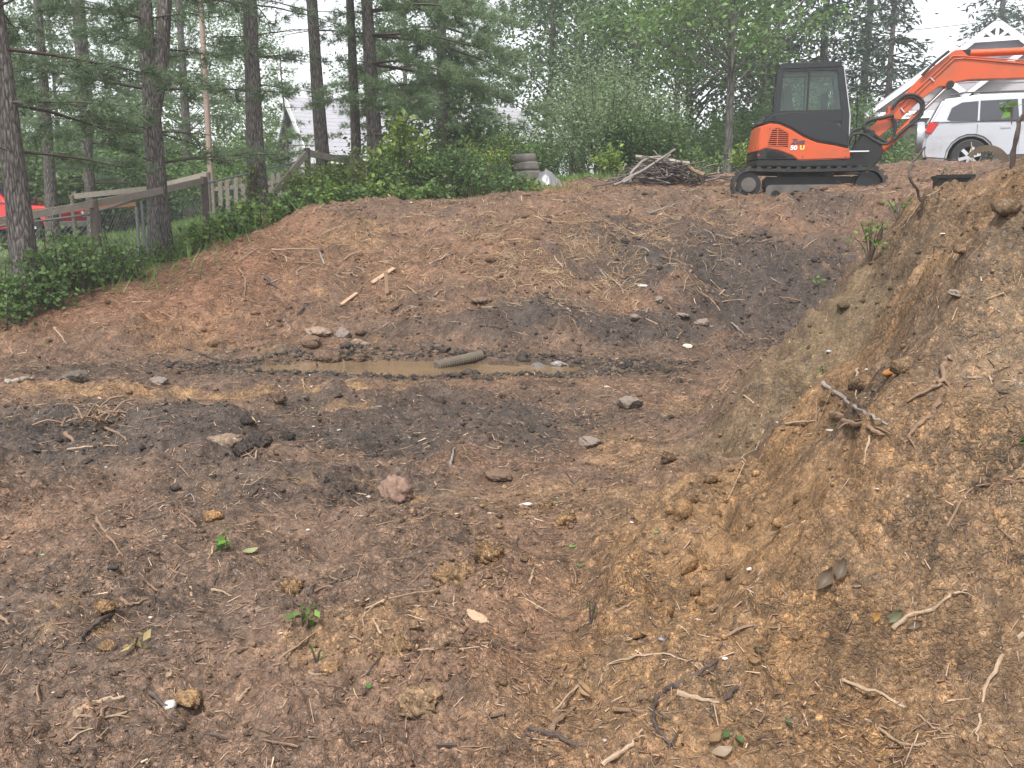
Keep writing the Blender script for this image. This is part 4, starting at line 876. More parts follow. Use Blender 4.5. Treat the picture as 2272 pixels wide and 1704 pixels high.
# ------------------------------------------------------------------ houses
M_SID = plain('grey_siding', (.36, .335, .36), .7, var=.06, scale=4); M_TRIM = plain('white_trim', (.78, .78, .80), .5, var=.04)
M_WHITE = plain('white_siding', (.66, .66, .68), .6, var=.05); M_DARKPORCH = plain('brown_porch_shade', (.10, .075, .06), .8, var=.2); M_WIN = plain('window_pane', (.03, .035, .045), .06, spec=.8)
def shingle_mat(name, c, sx=3.2, sy=6.5):
    m, n, b, L = _nodes(name); b.inputs['Roughness'].default_value = .85
    tc = n.nodes.new('ShaderNodeTexCoord'); br = n.nodes.new('ShaderNodeTexNoise'); br.inputs['Scale'].default_value = 20; br.inputs['Detail'].default_value = 6
    L.new(tc.outputs['Object'], br.inputs['Vector']); mx = n.nodes.new('ShaderNodeMix'); mx.data_type = 'RGBA'
    mx.inputs[6].default_value = (*[q * .75 for q in c], 1); mx.inputs[7].default_value = (*[q * 1.25 for q in c], 1)
    L.new(br.outputs['Fac'], mx.inputs[0]); L.new(mx.outputs[2], b.inputs['Base Color']); return m
M_ROOF = shingle_mat('grey_shingle', (.30, .295, .325)); M_ROOF2 = shingle_mat('brown_shingle', (.22, .20, .20))
def gable_unit(H, x0, x1, y0, y1, zg, ze, za, wall, roofm, over=.3, boards=True, pitch_board=.17, courses=0, thick=.12, bstep=.2):
    """gabled block facing -y: walls, lapped boards on the gable end, two roof slopes, white rakes. H = house Empty (local coords)"""
    xc = (x0 + x1) / 2
    MB().prism([(x0, zg), (x1, zg), (x1, ze), (xc, za), (x0, ze)], y0, y1).build('wall', wall, H)
    sl = (za - ze) / (xc - x0)
    if boards:
        z = ze - 1.6
        while z < za - bstep:
            zt = z + bstep; q = lambda zz: x0 if zz <= ze else x0 + (zz - ze) / sl
            a0, a1 = q(z), q(zt); mb = MB()
            P = [(a0, z), (x1 + x0 - a0, z), (x1 + x0 - a1, zt), (a1, zt)]
            mb.add([(P[0][0], y0 - .035, z), (P[1][0], y0 - .035, z), (P[2][0], y0 - .012, zt), (P[3][0], y0 - .012, zt), (P[0][0], y0 + .01, z), (P[1][0], y0 + .01, z), (P[2][0], y0 + .01, zt), (P[3][0], y0 + .01, zt)], [(0, 1, 2, 3), (0, 4, 5, 1), (0, 3, 7, 4), (1, 5, 6, 2), (3, 2, 6, 7)])
            mb.build('siding_board', wall, H); z = zt
    n = math.hypot(1, sl); ux, uz = 1 / n, sl / n
    for s in (-1, 1):
        e = Vector((xc + s * (xc - x0 + over), 0, ze - over * sl)); a = Vector((xc, 0, za)); up = Vector((s * uz, 0, ux)) * thick
        mb = MB(); v = []
        for yy in (y0 - over, y1 + over):
            for pnt in (e, a): v += [(pnt.x, yy, pnt.z + .01), (pnt.x + up.x * (1 if pnt is e else 0), yy, pnt.z + thick / ux)] if pnt is a else [(pnt.x, yy, pnt.z + .01), (pnt.x + up.x, yy, pnt.z + up.z + .01)]
        mb.add(v, [(0, 1, 3, 2), (4, 6, 7, 5), (0, 4, 5, 1), (1, 5, 7, 3), (2, 3, 7, 6), (0, 2, 6, 4)])
        R = mb.build('roof_slope', roofm, H)
        if courses:
            ln = (a - e).length
            for c in range(courses):
                t = (c + 1) / courses; q0 = e.lerp(a, t - 1 / courses); nrm = Vector((s * uz, 0, ux))
                cm = MB(); k0 = q0 + nrm * (thick + .018); q1 = e.lerp(a, t); k1 = q1 + nrm * (thick + .012); yA, yB = y0 - over, y1 + over
                cm.add([(k0.x, yA, k0.z), (k0.x, yB, k0.z), (k1.x, yB, k1.z), (k1.x, yA, k1.z), (q0.x + nrm.x * thick * .9, yA, q0.z + nrm.z * thick * .9), (q0.x + nrm.x * thick * .9, yB, q0.z + nrm.z * thick * .9)], [(0, 1, 2, 3), (0, 4, 5, 1)]); cm.build('shingle_course', roofm, R)
        rb = MB(); f0 = e + Vector((0, y0 - over - .04, .0)); f1 = a + Vector((0, y0 - over - .04, .0))
        rb.add([(f0.x, f0.y, f0.z - pitch_board * .55), (f0.x, f0.y, f0.z + .08), (f1.x, f1.y, f1.z + .12), (f1.x, f1.y, f1.z - pitch_board), (f0.x, f0.y + .06, f0.z - pitch_board * .55), (f0.x, f0.y + .06, f0.z + .08), (f1.x, f1.y + .06, f1.z + .12), (f1.x, f1.y + .06, f1.z - pitch_board)], [(0, 1, 2, 3), (7, 6, 5, 4), (0, 4, 5, 1), (1, 5, 6, 2), (3, 2, 6, 7), (0, 3, 7, 4)]); rb.build('rake_board', M_TRIM, H)
        MB().box(e.x - .05, e.x + .05, y0 - over, y1 + over, e.z - .16, e.z + .02).build('fascia', M_TRIM, H)
    return H
def house_window(H, xc, y, zc, w_, h_):
    W = MB().box(xc - w_ / 2 - .09, xc + w_ / 2 + .09, y - .07, y - .01, zc - h_ / 2 - .09, zc + h_ / 2 + .09).build('window', M_TRIM, H)
    for s in (-1, 1): MB().box(xc - w_ / 2, xc + w_ / 2, y - .085, y - .06, zc + s * h_ / 4 - h_ / 4 + .03, zc + s * h_ / 4 + h_ / 4 - .03).build('pane', M_WIN, W)
# house behind the car: garage gable, tall gable with truss ornament, third gable
R0 = px(2065, 150, 36); zg = 2.6
HR = empty('gabled_house', (R0.x, 36, 0), rad(-25), 'grey sided house with white gable trusses behind the silver SUV', 'house')
def hl(u, v, Y): return ((u - 2065) / (FPX / (Y * .91)), px(u, v, Y).z)       # local x and height
(ax, az), (bx, bz), (cx_, cz_) = hl(1932, 245, 36), hl(2198, 245, 36), hl(2065, 148, 36)
gable_unit(HR, ax + .35, bx - .35, 0, 9, zg, az + .12, cz_ - .1, M_SID, M_ROOF, .35, bstep=.3)
MB().box(ax - .05, bx + .05, -.30, -.04, az - .30, az - .02).build('eave_band', M_TRIM, HR); MB().box(ax + .6, bx - .6, -.12, -.05, zg, az - .5).build('garage_door', M_DARKPORCH, HR)  # brown door panel, porch shade put into its dark colour
MB().box(ax + .42, ax + .62, -.36, -.18, zg, az - .31).build('porch_post', M_TRIM, HR)
(dx, dz), (ex_, ez_) = hl(2190, 62, 40), hl(2105, 128, 40); sl = (dz - ez_) / (dx - ex_); hw = 3.9; yd = 4.5
gable_unit(HR, dx - hw, dx + hw, yd, yd + 10, zg, dz - sl * hw, dz, M_SID, M_ROOF, .45, bstep=.3)
yt = yd - .45 - .09; zt = px(2190, 100, 40).z; xl = dx - (dz - zt) / sl * .96; xr_ = 2 * dx - xl
MB().bar((xl, yt, zt), (xr_, yt, zt), .09, .17).build('gable_tie', M_TRIM, HR)
MB().bar((dx, yt + .01, zt), (dx, yt + .01, dz - .1), .13, .09, up=(0, 1, 0)).build('king_post', M_TRIM, HR)
for s in (-1, 1): MB().bar((dx + s * .08, yt + .015, zt + .05), (dx + s * (xr_ - dx) * .5, yt + .015, zt + (dz - zt) * .5), .12, .09, up=(0, 1, 0)).build('truss_web', M_TRIM, HR)
(fx, fz), (gx_, gz_) = hl(2143, 216, 34), hl(2272, 111, 34); s3 = (gz_ - fz) / (gx_ - fx); hw3 = 3.4
gable_unit(HR, fx + .3, fx + .3 + 2 * hw3, -1.8, 4, zg, fz + .2, fz + .2 + s3 * hw3, M_SID, M_ROOF, .35, bstep=.3)
MB().box(fx + .32, fx + .52, -1.95, -1.83, zg, fz + .15).build('corner_board', M_TRIM, HR)
# house on the left: big pale shingle roof seen obliquely
ap, ec = px(635, 216, 32), px(699, 331, 29.5)
HL = empty('grey_roofed_house', (ap.x, ap.y, 0), rad(-66), 'house with a broad pale grey shingle roof behind the pine trunks', 'house')
# local: gable faces -y (towards the left of the picture), right slope faces the camera
Linv = Matrix.Rotation(rad(66), 4, 'Z'); le = Linv @ Vector((ec.x - ap.x, ec.y - ap.y, ec.z))
gable_unit(HL, -abs(le.x), abs(le.x), .3, 8.2, .5, ec.z - .1, ap.z - .12, M_WHITE, M_ROOF, .3, bstep=.25, courses=14)
# small white house in the middle
hm = px(1490, 262, 44); HMp = px(1612, 348, 44); HM = empty('small_white_house', (hm.x, 44, 0), 0, 'small white gabled house half hidden behind the brush pile', 'house')
gable_unit(HM, -(HMp.x - hm.x) + .4, (HMp.x - hm.x) - .4, 0, 9, 1.5, HMp.z + .2, hm.z, M_WHITE, M_ROOF2, .4, bstep=.3)
wc = px(1552, 342, 43.9); house_window(HM, wc.x - hm.x, -.04, wc.z, .7, 1.3)
# white outbuilding glimpsed between the left pines
ho = px(305, 372, 36); HO = empty('white_outbuilding', (ho.x, 36, 0), rad(14), 'low white outbuilding glimpsed past the second pine trunk', 'building')
gable_unit(HO, -1.7, 1.7, 0, 5, .2, px(305, 398, 36).z, ho.z + .35, M_WHITE, M_ROOF2, .25, bstep=.25)
# ------------------------------------------------------------------ fences
def post(parent, x, y, r, h, zb=None, mat='wood_post', name='post', lean=0):
    zb = gz(x, y) if zb is None else zb
    return MB().tube([(x, y, zb - .25), (x + lean * .5, y, zb + h * .5), (x + lean, y, zb + h - .015), (x + lean, y, zb + h)], [r * 1.05, r, r, r * .86], 12, jit=.03).build(name, MT[mat], parent)
RF = empty('rail_fence', (0, 0, 0), 0, 'weathered wood rail and wire fence running past the pines', 'fence')
tops = [px(-330, 530, 11.0), px(207, 442, 13.3), px(452, 392, 16.2), px(681, 328, 18.8)]
for i, t in enumerate(tops):
    post(RF, t.x, t.y, .062, t.z - gz(t.x, t.y))
for i in range(2):
    a, b = tops[i] - Vector((0, .07, .07)), tops[i + 1] - Vector((0, .07, .07)); mid = a.lerp(b, .5) - Vector((0, 0, .02))
    MB().bar(a, mid, .045, .10).build('rail', MT['wood_old'], RF); MB().bar(mid - Vector((0, .0, 0)), b, .045, .098).build('rail', MT['wood_old'], RF)
br_ = px(608, 428, 17.9); MB().bar(tops[3] - Vector((0, .08, .12)), br_, .05, .12).build('brace', MT['wood_old'], RF)
rr = px(830, 368, 20.5); MB().bar(tops[3] - Vector((0, .05, .1)), rr, .045, .13).build('rail', MT['wood_old'], RF); post(RF, rr.x, rr.y, .06, rr.z - gz(rr.x, rr.y) + .05)
r2 = px(1012, 371, 18.5); r3 = px(1048, 345, 19.2); MB().bar(r2, r3, .05, .13).build('rail_end', MT['wood_old'], RF)
# chain link below the rail
def chain(a, b, h, parent, step=.085):
    mb = MB(); L = math.hypot(b.x - a.x, b.y - a.y); n = int(L / step); za, zb = gz(a.x, a.y), gz(b.x, b.y)
    def P(s, t): return Vector((a.x + (b.x - a.x) * s / L, a.y + (b.y - a.y) * s / L, za + (zb - za) * s / L + t))
    for k in range(-int(h / step), n):
        for dr in (1, -1):
            s0, s1 = k * step, k * step + h; t0, t1 = (0, h) if dr > 0 else (h, 0)
            if s0 < 0: t0 += dr * (-s0); s0 = 0
            if s1 > L: t1 -= dr * (s1 - L); s1 = L
            if s1 > s0: mb.tube([P(s0, t0), P(s1, t1)], .0024, 3, caps=False)
    mb.tube([P(0, h), P(L, h)], .018, 6); return mb.build('wire_mesh', MT['wire'], parent)
for i in range(3): chain(tops[i] + Vector((0, .12, 0)), tops[i + 1] + Vector((0, .12, 0)), min(.98, tops[i].z - gz(tops[i].x, tops[i].y) - .1), RF)
for (u, v, Y) in ((305, 500, 14.6), (318, 500, 14.7), (222, 520, 13.5)):
    q = px(u, v, Y); MB().tube([(q.x, q.y, gz(q.x, q.y) - .1), (q.x, q.y, gz(q.x, q.y) + .95)], .022, 8).build('steel_post', MT['wire'], RF)
# second rail line further back
BF = empty('back_rail_fence', (0, 0, 0), 0, 'pale rail fence behind the wire fence, nearer the red truck', 'fence')
bt = [px(160, 436, 22), px(335, 418, 22.5), px(462, 386, 21.5)]
for t in bt: post(BF, t.x, t.y, .05, t.z - gz(t.x, t.y) + .04)
for i in range(2): MB().bar(bt[i], bt[i + 1], .045, .12).build('rail', MT['wood_old'], BF)
low_ = px(70, 470, 19), px(300, 452, 20); MB().bar(low_[0], low_[1], .12, .10).build('timber', plain('rusty_timber', (.26, .11, .05), .8, var=.3), BF)
# picket fence
def pickets(name, u0, u1, v_top0, v_top1, Y0, Y1, h, label, step=.155):
    F = empty(name, (0, 0, 0), 0, label, 'fence'); a, b = px(u0, v_top0, Y0), px(u1, v_top1, Y1); L = math.hypot(b.x - a.x, b.y - a.y); n = int(L / step); ang = math.atan2(b.y - a.y, b.x - a.x); me = None
    for k in range(n):
        t = k / max(1, n - 1); q = a.lerp(b, t)
        if me is None:
            o = MB().prism([(-.045, 0), (.045, 0), (.045, h - .06), (.02, h), (-.02, h), (-.045, h - .06)], -.01, .01).build('picket', MT['wood_old'], F); me = o.data
        else:
            o = bpy.data.objects.new('picket', me); COL.objects.link(o); o.parent = F
        o.location = (q.x, q.y, q.z - h + random.uniform(-.02, .02)); o.rotation_euler = (0, random.uniform(-.03, .03), ang)
    for f in (.12, .80): MB().bar(a - Vector((0, -.03, h * (1 - f))), b - Vector((0, -.03, h * (1 - f))), .04, .09).build('rail', MT['wood_old'], F)
    MB().bar(a.lerp(b, .22) - Vector((0, .02, h * .85)), a.lerp(b, .58) - Vector((0, .02, h * .3)), .03, .09).build('brace', MT['wood_old'], F)
    for t in (0, .5, 1): q = a.lerp(b, t); MB().box(q.x - .05, q.x + .05, q.y + .02, q.y + .12, q.z - h - .3, q.z - .05).build('post', MT['wood_old'], F)
    return F
pickets('picket_fence', 468, 700, 398, 372, 21.5, 22.5, 1.12, 'weathered grey picket fence between the third pine and the corner post')
pickets('picket_fence', 95, 345, 436, 424, 30, 31, 1.0, 'distant weathered picket fence beyond the red truck')
# utility pole and cable
up_ = px(470, 430, 24); UP = empty('utility_pole', (up_.x, up_.y, gz(up_.x, up_.y)), 0, 'slim pale utility pole behind the picket fence', 'pole')
MB().tube([(0, 0, -.3), (0, 0, 4.0), (0, 0, 8.5)], [.075, .068, .055], 10).build('shaft', plain('pole_wood', (.30, .22, .185), .8, var=.2), UP); MB().bar((-.6, 0, 8.0), (.6, 0, 8.0), .09, .11).build('crossarm', MT['wood_post'], UP)
c0, c1, c2 = px(1500, 128, 34), px(1790, 92, 36), px(2272, 38, 39)
tag(MB().tube(cr([px(1180, 140, 31), c0, c1, c2, px(2700, -30, 42)], 24), .012, 4).build('overhead_cable', M_BK2), 'thin overhead cable crossing in front of the dark conifers', 'cable')
# ------------------------------------------------------------------ pines along the fence
def place(o, u, Y, label, cat, group=None, s=1.0, rz=0, v=450, z=None, name=None):
    q = px(u, v, Y); o.location = (q.x, Y, (gz(q.x, Y) if z is None else z)); o.rotation_euler = (0, 0, rz); o.scale = (s, s, s)
    if name: o.name = name
    return tag(o, label, cat, group)
G_P = 'white pines along the fence line'
random.seed(21)
pA = place(pine(9.5, .155, 2.9, 1.9, 8, (-.25, .2), bare=2.4), 42, 11.6, 'thick pine trunk at the left edge in front of the red truck', 'pine tree', G_P)
pB = place(pine(10, .165, 2.8, 1.5, 7, (-.2, 0), bare=2.6, fork=(2.5, .30)), 350, 15.0, 'pine with a forked trunk beside the wire fence', 'pine tree', G_P)
pC = place(pine(10.5, .175, 2.6, 2.4, 6, (-.1, .1), bare=3.4), 572, 17.5, 'pine with a vine on its trunk in front of the picket fence', 'pine tree', G_P)
pD = place(pine(11, .15, 2.3, 3.4, 5, (-.3, 0), bare=4.4), 724, 19.6, 'pine trunk just past the corner fence post', 'pine tree', G_P)
pE = place(pine(11.5, .115, 2.0, 4.6, 5, (0, 0), bare=5), 794, 20.6, 'slim straight pine trunk, second from the corner post', 'pine tree', G_P)
pF = place(pine(10, .175, 3.3, 1.3, 9, (-.5, .1), P_PINE + P_PINE_L[:2], bare=1.6, droop=.22, out_bias=Vector((1, -.2, 0)), whorl=.5), 838, 20.2, 'pine with drooping pale green boughs spreading over the shrubs', 'pine tree', G_P)
c = copy_tree(pF); place(c, 985, 24.0, 'soft drooping pine behind the roundish yellow-green shrub', 'pine tree', G_P, .95, 2.1)
c = copy_tree(pB); place(c, 205, 24.0, 'pine standing behind the pale rail fence near the truck bonnet', 'pine tree', G_P, .9, 1.2)
c = copy_tree(pA); place(c, -190, 14.5, 'pine just outside the view whose boughs hang in at the upper left corner', 'pine tree', G_P, 1.0, 2.6)
c = copy_tree(pC); place(c, 420, 30.0, 'pine far behind the pale utility pole', 'pine tree', G_P, 1.0, 4.2)
c = copy_tree(pD); place(c, 110, 20.0, 'thin pine behind the thick pine trunk at the left edge', 'pine tree', G_P, .85, 3.0)
sp = place(pine(4.2, .05, 1.5, .3, 10, (0, 0), P_PINE_L, bare=0, whorl=.33, nl=.13), 640, 25.0, 'young bright green pine behind the picket fence', 'pine tree')
# ------------------------------------------------------------------ trees behind
P_LG = [(.13, .22, .065), (.155, .25, .075), (.10, .175, .055), (.18, .27, .09)]; P_MG = [(.075, .135, .045), (.095, .165, .055), (.12, .195, .065)]; P_GG = [(.12, .185, .085), (.15, .22, .105), (.09, .145, .07), (.18, .25, .125)]; P_YG = [(.19, .28, .055), (.23, .32, .06), (.15, .24, .055), (.27, .34, .08)]
G_B = 'tall trees behind the yard'
random.seed(5)
tA = place(broadleaf(15, 3.6, .2, 2.2, 15000, .20, P_GG, clumps=95, flat=.9), 1400, 36, 'tall grey-green leafy tree behind the large pale bush', 'tree', G_B)
tB = place(broadleaf(13, 2.7, .12, 3.4, 11000, .17, P_LG, clumps=80), 1612, 27, 'slim light green tree standing just behind the excavator', 'tree', G_B, v=375)
tC = place(broadleaf(13, 2.6, .15, 3, 9000, .2, P_MG, clumps=60), 1215, 38, 'narrow leafy tree rising beside the open gap of sky', 'tree', G_B)
dA = place(conifer(17, .22, 3.2, 2.0, 26, P_DARK, leaf=.34), 1805, 42, 'dark conifer with a pale trunk behind the excavator cab', 'conifer', G_B)
dB = place(conifer(8.4, .2, 3.0, .6, 34, P_DARK, leaf=.32), 1960, 40, 'lower dark conifer whose slope ends at the sky gap by the boom', 'conifer', G_B)
c = copy_tree(dA); place(c, 1900, 47, 'dark conifer between the pale trunked one and the sky gap', 'conifer', G_B, 1.05, 2.0)
c = copy_tree(dA); place(c, 2190, 55, 'dark conifer towering behind the house gable', 'conifer', G_B, 1.1, 4.0)
c = copy_tree(dA); place(c, 2300, 58, 'dark conifer at the right edge behind the roof', 'conifer', G_B, 1.15, 1.0)
c = copy_tree(dB); place(c, 1700, 46, 'dark conifer seen through the slim light green tree', 'conifer', G_B, 1.2, 3.0)
for (u, Y, src, s, rz, lab) in ((1290, 46, tA, 1.0, 1.0, 'hazy tall tree right of the open sky gap'), (1530, 44, tA, 1.05, 2.2, 'hazy tall tree above the small white house'), (1490, 33, tB, 1.0, 2.0, 'light green tree above the right side of the pale bush'), (1090, 44, tC, .55, 3.0, 'small leafy tree below the sky gap behind the drooping pines'),
                           (900, 44, tA, .8, .4, 'leafy tree far behind the drooping pine boughs'), (150, 38, tC, .75, 1.9, 'leafy tree beyond the red truck'), (300, 42, tC, .7, 4.4, 'leafy tree above the white outbuilding'), (430, 40, tB, .8, 5.0, 'pale leafy tree behind the utility pole'), (-20, 36, tC, .8, .3, 'leafy tree behind the truck cab'), (560, 46, tB, .75, 2.9, 'pale leafy tree left of the grey roof'), (1680, 40, tA, .95, 3.6, 'hazy tree left of the excavator cab')):
    c = copy_tree(src); place(c, u, Y, lab, 'tree', G_B, s, rz)
# understorey band that closes the view between the trunks
random.seed(8)
hA = shrub(2.6, 1.9, 5200, .13, P_MG, 'hedge_bush', stems=26, base_spread=1.2, clump=.3); hB = shrub(2.4, 1.7, 5200, .12, P_LG, 'hedge_bush', stems=26, base_spread=1.0, clump=.3)
G_H = 'bushes closing the back of the yard'
spots = [(20, 32, hA, 1.2, 'dark bush behind the truck'), (120, 33, hA, 1.3, 'dark bush above the truck bonnet'), (60, 29, hA, 1.7, 'tall dark bush mass behind the thick pine trunk'), (185, 31, hA, 1.8, 'tall dark bush mass between the first two pine trunks'), (330, 33, hA, 1.6, 'tall dark bush mass behind the forked pine'), (460, 34, hA, 1.7, 'tall dark bush mass behind the utility pole'), (250, 34, hB, 1.0, 'bush below the far leafy trees, left of the outbuilding'), (395, 29, hA, 1.2, 'dark bush right of the second pine trunk'), (500, 27, hB, 1.1, 'light bush behind the far end of the picket fence'), (600, 31, hB, 1.0, 'light bush at the foot of the grey roof'), (960, 25, hA, 1.15, 'dark bush behind the leafy sapling'), (1060, 24.5, hB, .8, 'light bush behind the roundish shrub'), (1140, 25, hB, .75, 'light bush behind the stacked tyres'), (1215, 29, hA, .8, 'dark bush between tyres and the pale bush'), (1560, 36, hB, 1.1, 'light bush left of the small house corner'), (1655, 31, hB, 1.1, 'light bush beside the excavator counterweight'), (1720, 36, hA, 1.4, 'dark bush behind the excavator tracks'), (1850, 38, hA, 1.3, 'dark bush below the lower conifer'), (1905, 34, hA, 1.0, 'dark bush behind the boom foot')]
for i, (u, Y, src, s, lab) in enumerate(spots):
    first = (src is hA and i == 0) or (src is hB and i == 6)
    o = src if first else copy_tree(src); place(o, u, Y, lab, 'bush', G_H, s, i * 1.7)
# ------------------------------------------------------------------ bushes in the middle distance
random.seed(14)
place(shrub(3.7, 2.1, 17000, .085, [(.19, .27, .13), (.22, .30, .15), (.15, .22, .10), (.25, .33, .18)], 'pale_bush', stems=70, base_spread=1.0, clump=.26, arch=.2), 1345, 24.5, 'large pale grey-green bush in the middle of the yard edge', 'bush')
place(shrub(2.2, 1.1, 5000, .09, P_MG, 'dark_bush', stems=30, base_spread=.8, clump=.22), 1420, 23.2, 'darker bush at the right foot of the pale bush', 'bush')
place(shrub(1.55, .75, 1400, .12, P_LG, 'light_bush', stems=16, base_spread=.4, clump=.16), 1478, 23.5, 'light green bush behind the right end of the brush pile', 'bush')
place(shrub(.85, .42, 420, .11, P_YG, 'sapling', stems=7, clump=.1, low=.3), 1352, 21.6, 'small yellow-green sapling in front of the pale bush', 'plant')
place(shrub(.95, .5, 420, .10, P_LG, 'flowering_bush', stems=10, clump=.12), 1995, 24.5, 'light green bush beside the SUV spare wheel', 'bush')
place(shrub(.75, .45, 500, .09, P_LG, 'weed_clump', stems=10, clump=.1), 1570, 21.5, 'leafy weeds in front of the small white house', 'weeds')
place(shrub(1.0, .5, 700, .09, P_YG, 'light_bush', stems=12, clump=.12), 1665, 22.5, 'yellow-green bush behind the excavator track', 'bush')
# along the corner of the fence
vine = [(.16, .24, .055), (.20, .28, .06), (.12, .19, .05), (.09, .15, .045), (.24, .28, .075)]
place(shrub(1.15, .62, 2300, .085, vine, 'fence_vine', stems=30, base_spread=.6, clump=.13, arch=.1), 700, 18.3, 'yellow-green vine over the corner fence post', 'vine')
place(shrub(1.15, .75, 2600, .085, vine, 'fence_vine', stems=30, base_spread=.7, clump=.13, arch=.1), 800, 18.6, 'yellow-green vine covering the sloping rail', 'vine')
place(shrub(1.2, .75, 2600, .08, P_MG + vine[:2], 'thicket', stems=30, base_spread=.7, clump=.13, arch=.15), 905, 18.2, 'leafy thicket under the tall sapling', 'thicket')
place(shrub(1.25, .7, 2600, .075, P_MG, 'thicket', stems=28, base_spread=.6, clump=.13, arch=.15), 1000, 18.0, 'dark leafy thicket left of the roundish shrub', 'thicket')
place(shrub(1.0, .55, 2600, .06, P_YG, 'round_shrub', stems=40, base_spread=.5, clump=.1, arch=.05), 1068, 18.8, 'roundish yellow-green shrub left of the teal tarp', 'shrub', z=gz(-.62, 18.8) + .22)
place(shrub(1.1, .6, 1900, .08, P_LG, 'light_shrub', stems=24, base_spread=.4, clump=.12), 1122, 20.4, 'light green shrub behind the teal tarp', 'shrub', z=gz(0, 20.4) + .2)
place(shrub(.75, .6, 1500, .075, P_MG, 'thicket', stems=20, base_spread=.5, clump=.12), 1095, 17.6, 'low dark thicket at the end of the soil edge', 'thicket')
sap = place(shrub(2.0, .8, 620, .15, P_YG, 'tall_sapling', stems=9, base_spread=.15, clump=.11, low=.45, arch=.4, aspect=.5), 905, 18.4, 'tall sapling with big drooping yellow-green leaves', 'sapling')
# broadleaf weeds at the left foot of the bank
wd = [(.08, .15, .045), (.11, .19, .055), (.15, .235, .065)]
for i, (u, v, Y, h, sp_, lab) in enumerate(((700, 452, 16.3, .55, .4, 'broad-leaved weeds below the corner post'), (640, 470, 16.0, .6, .45, 'broad-leaved weeds at the foot of the brace'), (585, 490, 15.6, .6, .45, 'leafy weeds under the pine with the vine'), (520, 520, 15.0, .6, .45, 'leafy weeds at the top of the soil slope'), (470, 540, 14.6, .5, .4, 'low weeds beside the second fence post'), (775, 455, 16.6, .45, .4, 'broad-leaved weeds on the soil crest'), (860, 450, 16.9, .45, .4, 'low leafy weeds below the thicket'), (960, 452, 17.0, .45, .4, 'low leafy weeds below the dark thicket'), (1150, 425, 18.2, .3, .4, 'yellowish low weeds in front of the tyres'))):
    place(shrub(h, sp_, 520, .095, wd if i % 2 else wd[1:] + P_YG[:1], 'weed_clump', stems=14, base_spread=.3, clump=.09, aspect=.75), u, Y, lab, 'weeds', v=v)
for i, (u, Y, h, sp_, n, lab) in enumerate(((60, 11.4, .75, .55, 1500, 'dark vine heaped at the foot of the thick pine'), (140, 11.9, .9, .6, 1700, 'dark vine on the wire between the thick pine and the first post'), (215, 12.6, .8, .5, 1300, 'dark vine climbing the first fence post'), (262, 12.6, .4, .35, 500, 'small leafy vine right of the first fence post'), (-30, 11.0, .7, .6, 1300, 'dark vine at the bottom left fence corner'), (330, 13.8, .4, .4, 500, 'low weeds before the forked pine'), (410, 14.4, .4, .45, 600, 'low weeds between the forked pine and second post'))):
    place(shrub(h, sp_, int(n * .7), .065, P_MG[1:] + P_LG[:2], 'vine', stems=18, base_spread=.5, clump=.12, aspect=.8), u, Y, lab, 'vine', v=600)
vt = px(560, 400, 17.3); vp = []
for k in range(160): t = random.random(); vp.append((vt.x + random.gauss(0, .1), 17.3 + random.gauss(0, .05), gz(vt.x, 17.3) + 1.0 * t))
vm = empty('trunk_vine', (0, 0, 0), 0, 'vine with yellowing leaves climbing the third pine trunk', 'vine')
V, F, C = leaf_cloud(np.array(vp), .09, vine + [(.3, .2, .05)], .4, .7); mesh_np('foliage', V, F, MT['leaf'], vm, C, smooth=False)
MB().tube(cr([(vt.x, 17.3, gz(vt.x, 17.3)), (vt.x + .05, 17.28, gz(vt.x, 17.3) + .5), (vt.x - .02, 17.3, gz(vt.x, 17.3) + 1.0)], 6), .008, 4).build('stem', MT['twig'], vm)
# lawn grass
def grass(n, fx, name, label, hgt=.14, cols=((.14, .23, .055), (.18, .27, .07), (.11, .19, .05))):
    x, y = fx(n); m = len(x); z = H(x, y); d = rand_dirs(m, 2.2); hh = hgt * RNG.uniform(.5, 1.4, (m, 1)); s = unit(np.cross(d, rand_dirs(m))) * .006 * (1 + y[:, None] * .03)
    P = np.stack([x, y, z - .01], 1); V = np.stack([P - s, P + s, P + d * hh], 1).reshape(-1, 3)
    tag(mesh_np(name, V, np.arange(m * 3).reshape(-1, 3), MT['grass'], None, np.repeat(palette(m, cols), 3, 0), False), label, 'grass', kind='stuff')
def left_lawn(n):
    y = RNG.uniform(11.6, 26, n); x = -5.5 + .12 * (y - 13) - RNG.exponential(2.4, n) - .1; return x, y
grass(26000, left_lawn, 'lawn_grass', 'green grass behind the wire fence')
grass(9000, lambda n: (RNG.uniform(-3, 4.5, n), RNG.uniform(20.8, 24, n)), 'yard_grass', 'light green grass strip behind the cleared soil', .16)
grass(900, lambda n: (RNG.normal(-.3, .9, n), RNG.normal(18.2, .5, n)), 'edge_grass', 'thin yellowing grass at the end of the bank', .2, ((.25, .22, .08), (.16, .2, .06)))
grass(500, lambda n: (-5.2 + RNG.normal(0, .7, n), RNG.uniform(11.8, 16, n)), 'fence_weeds', 'ragged weeds along the foot of the wire fence', .3)
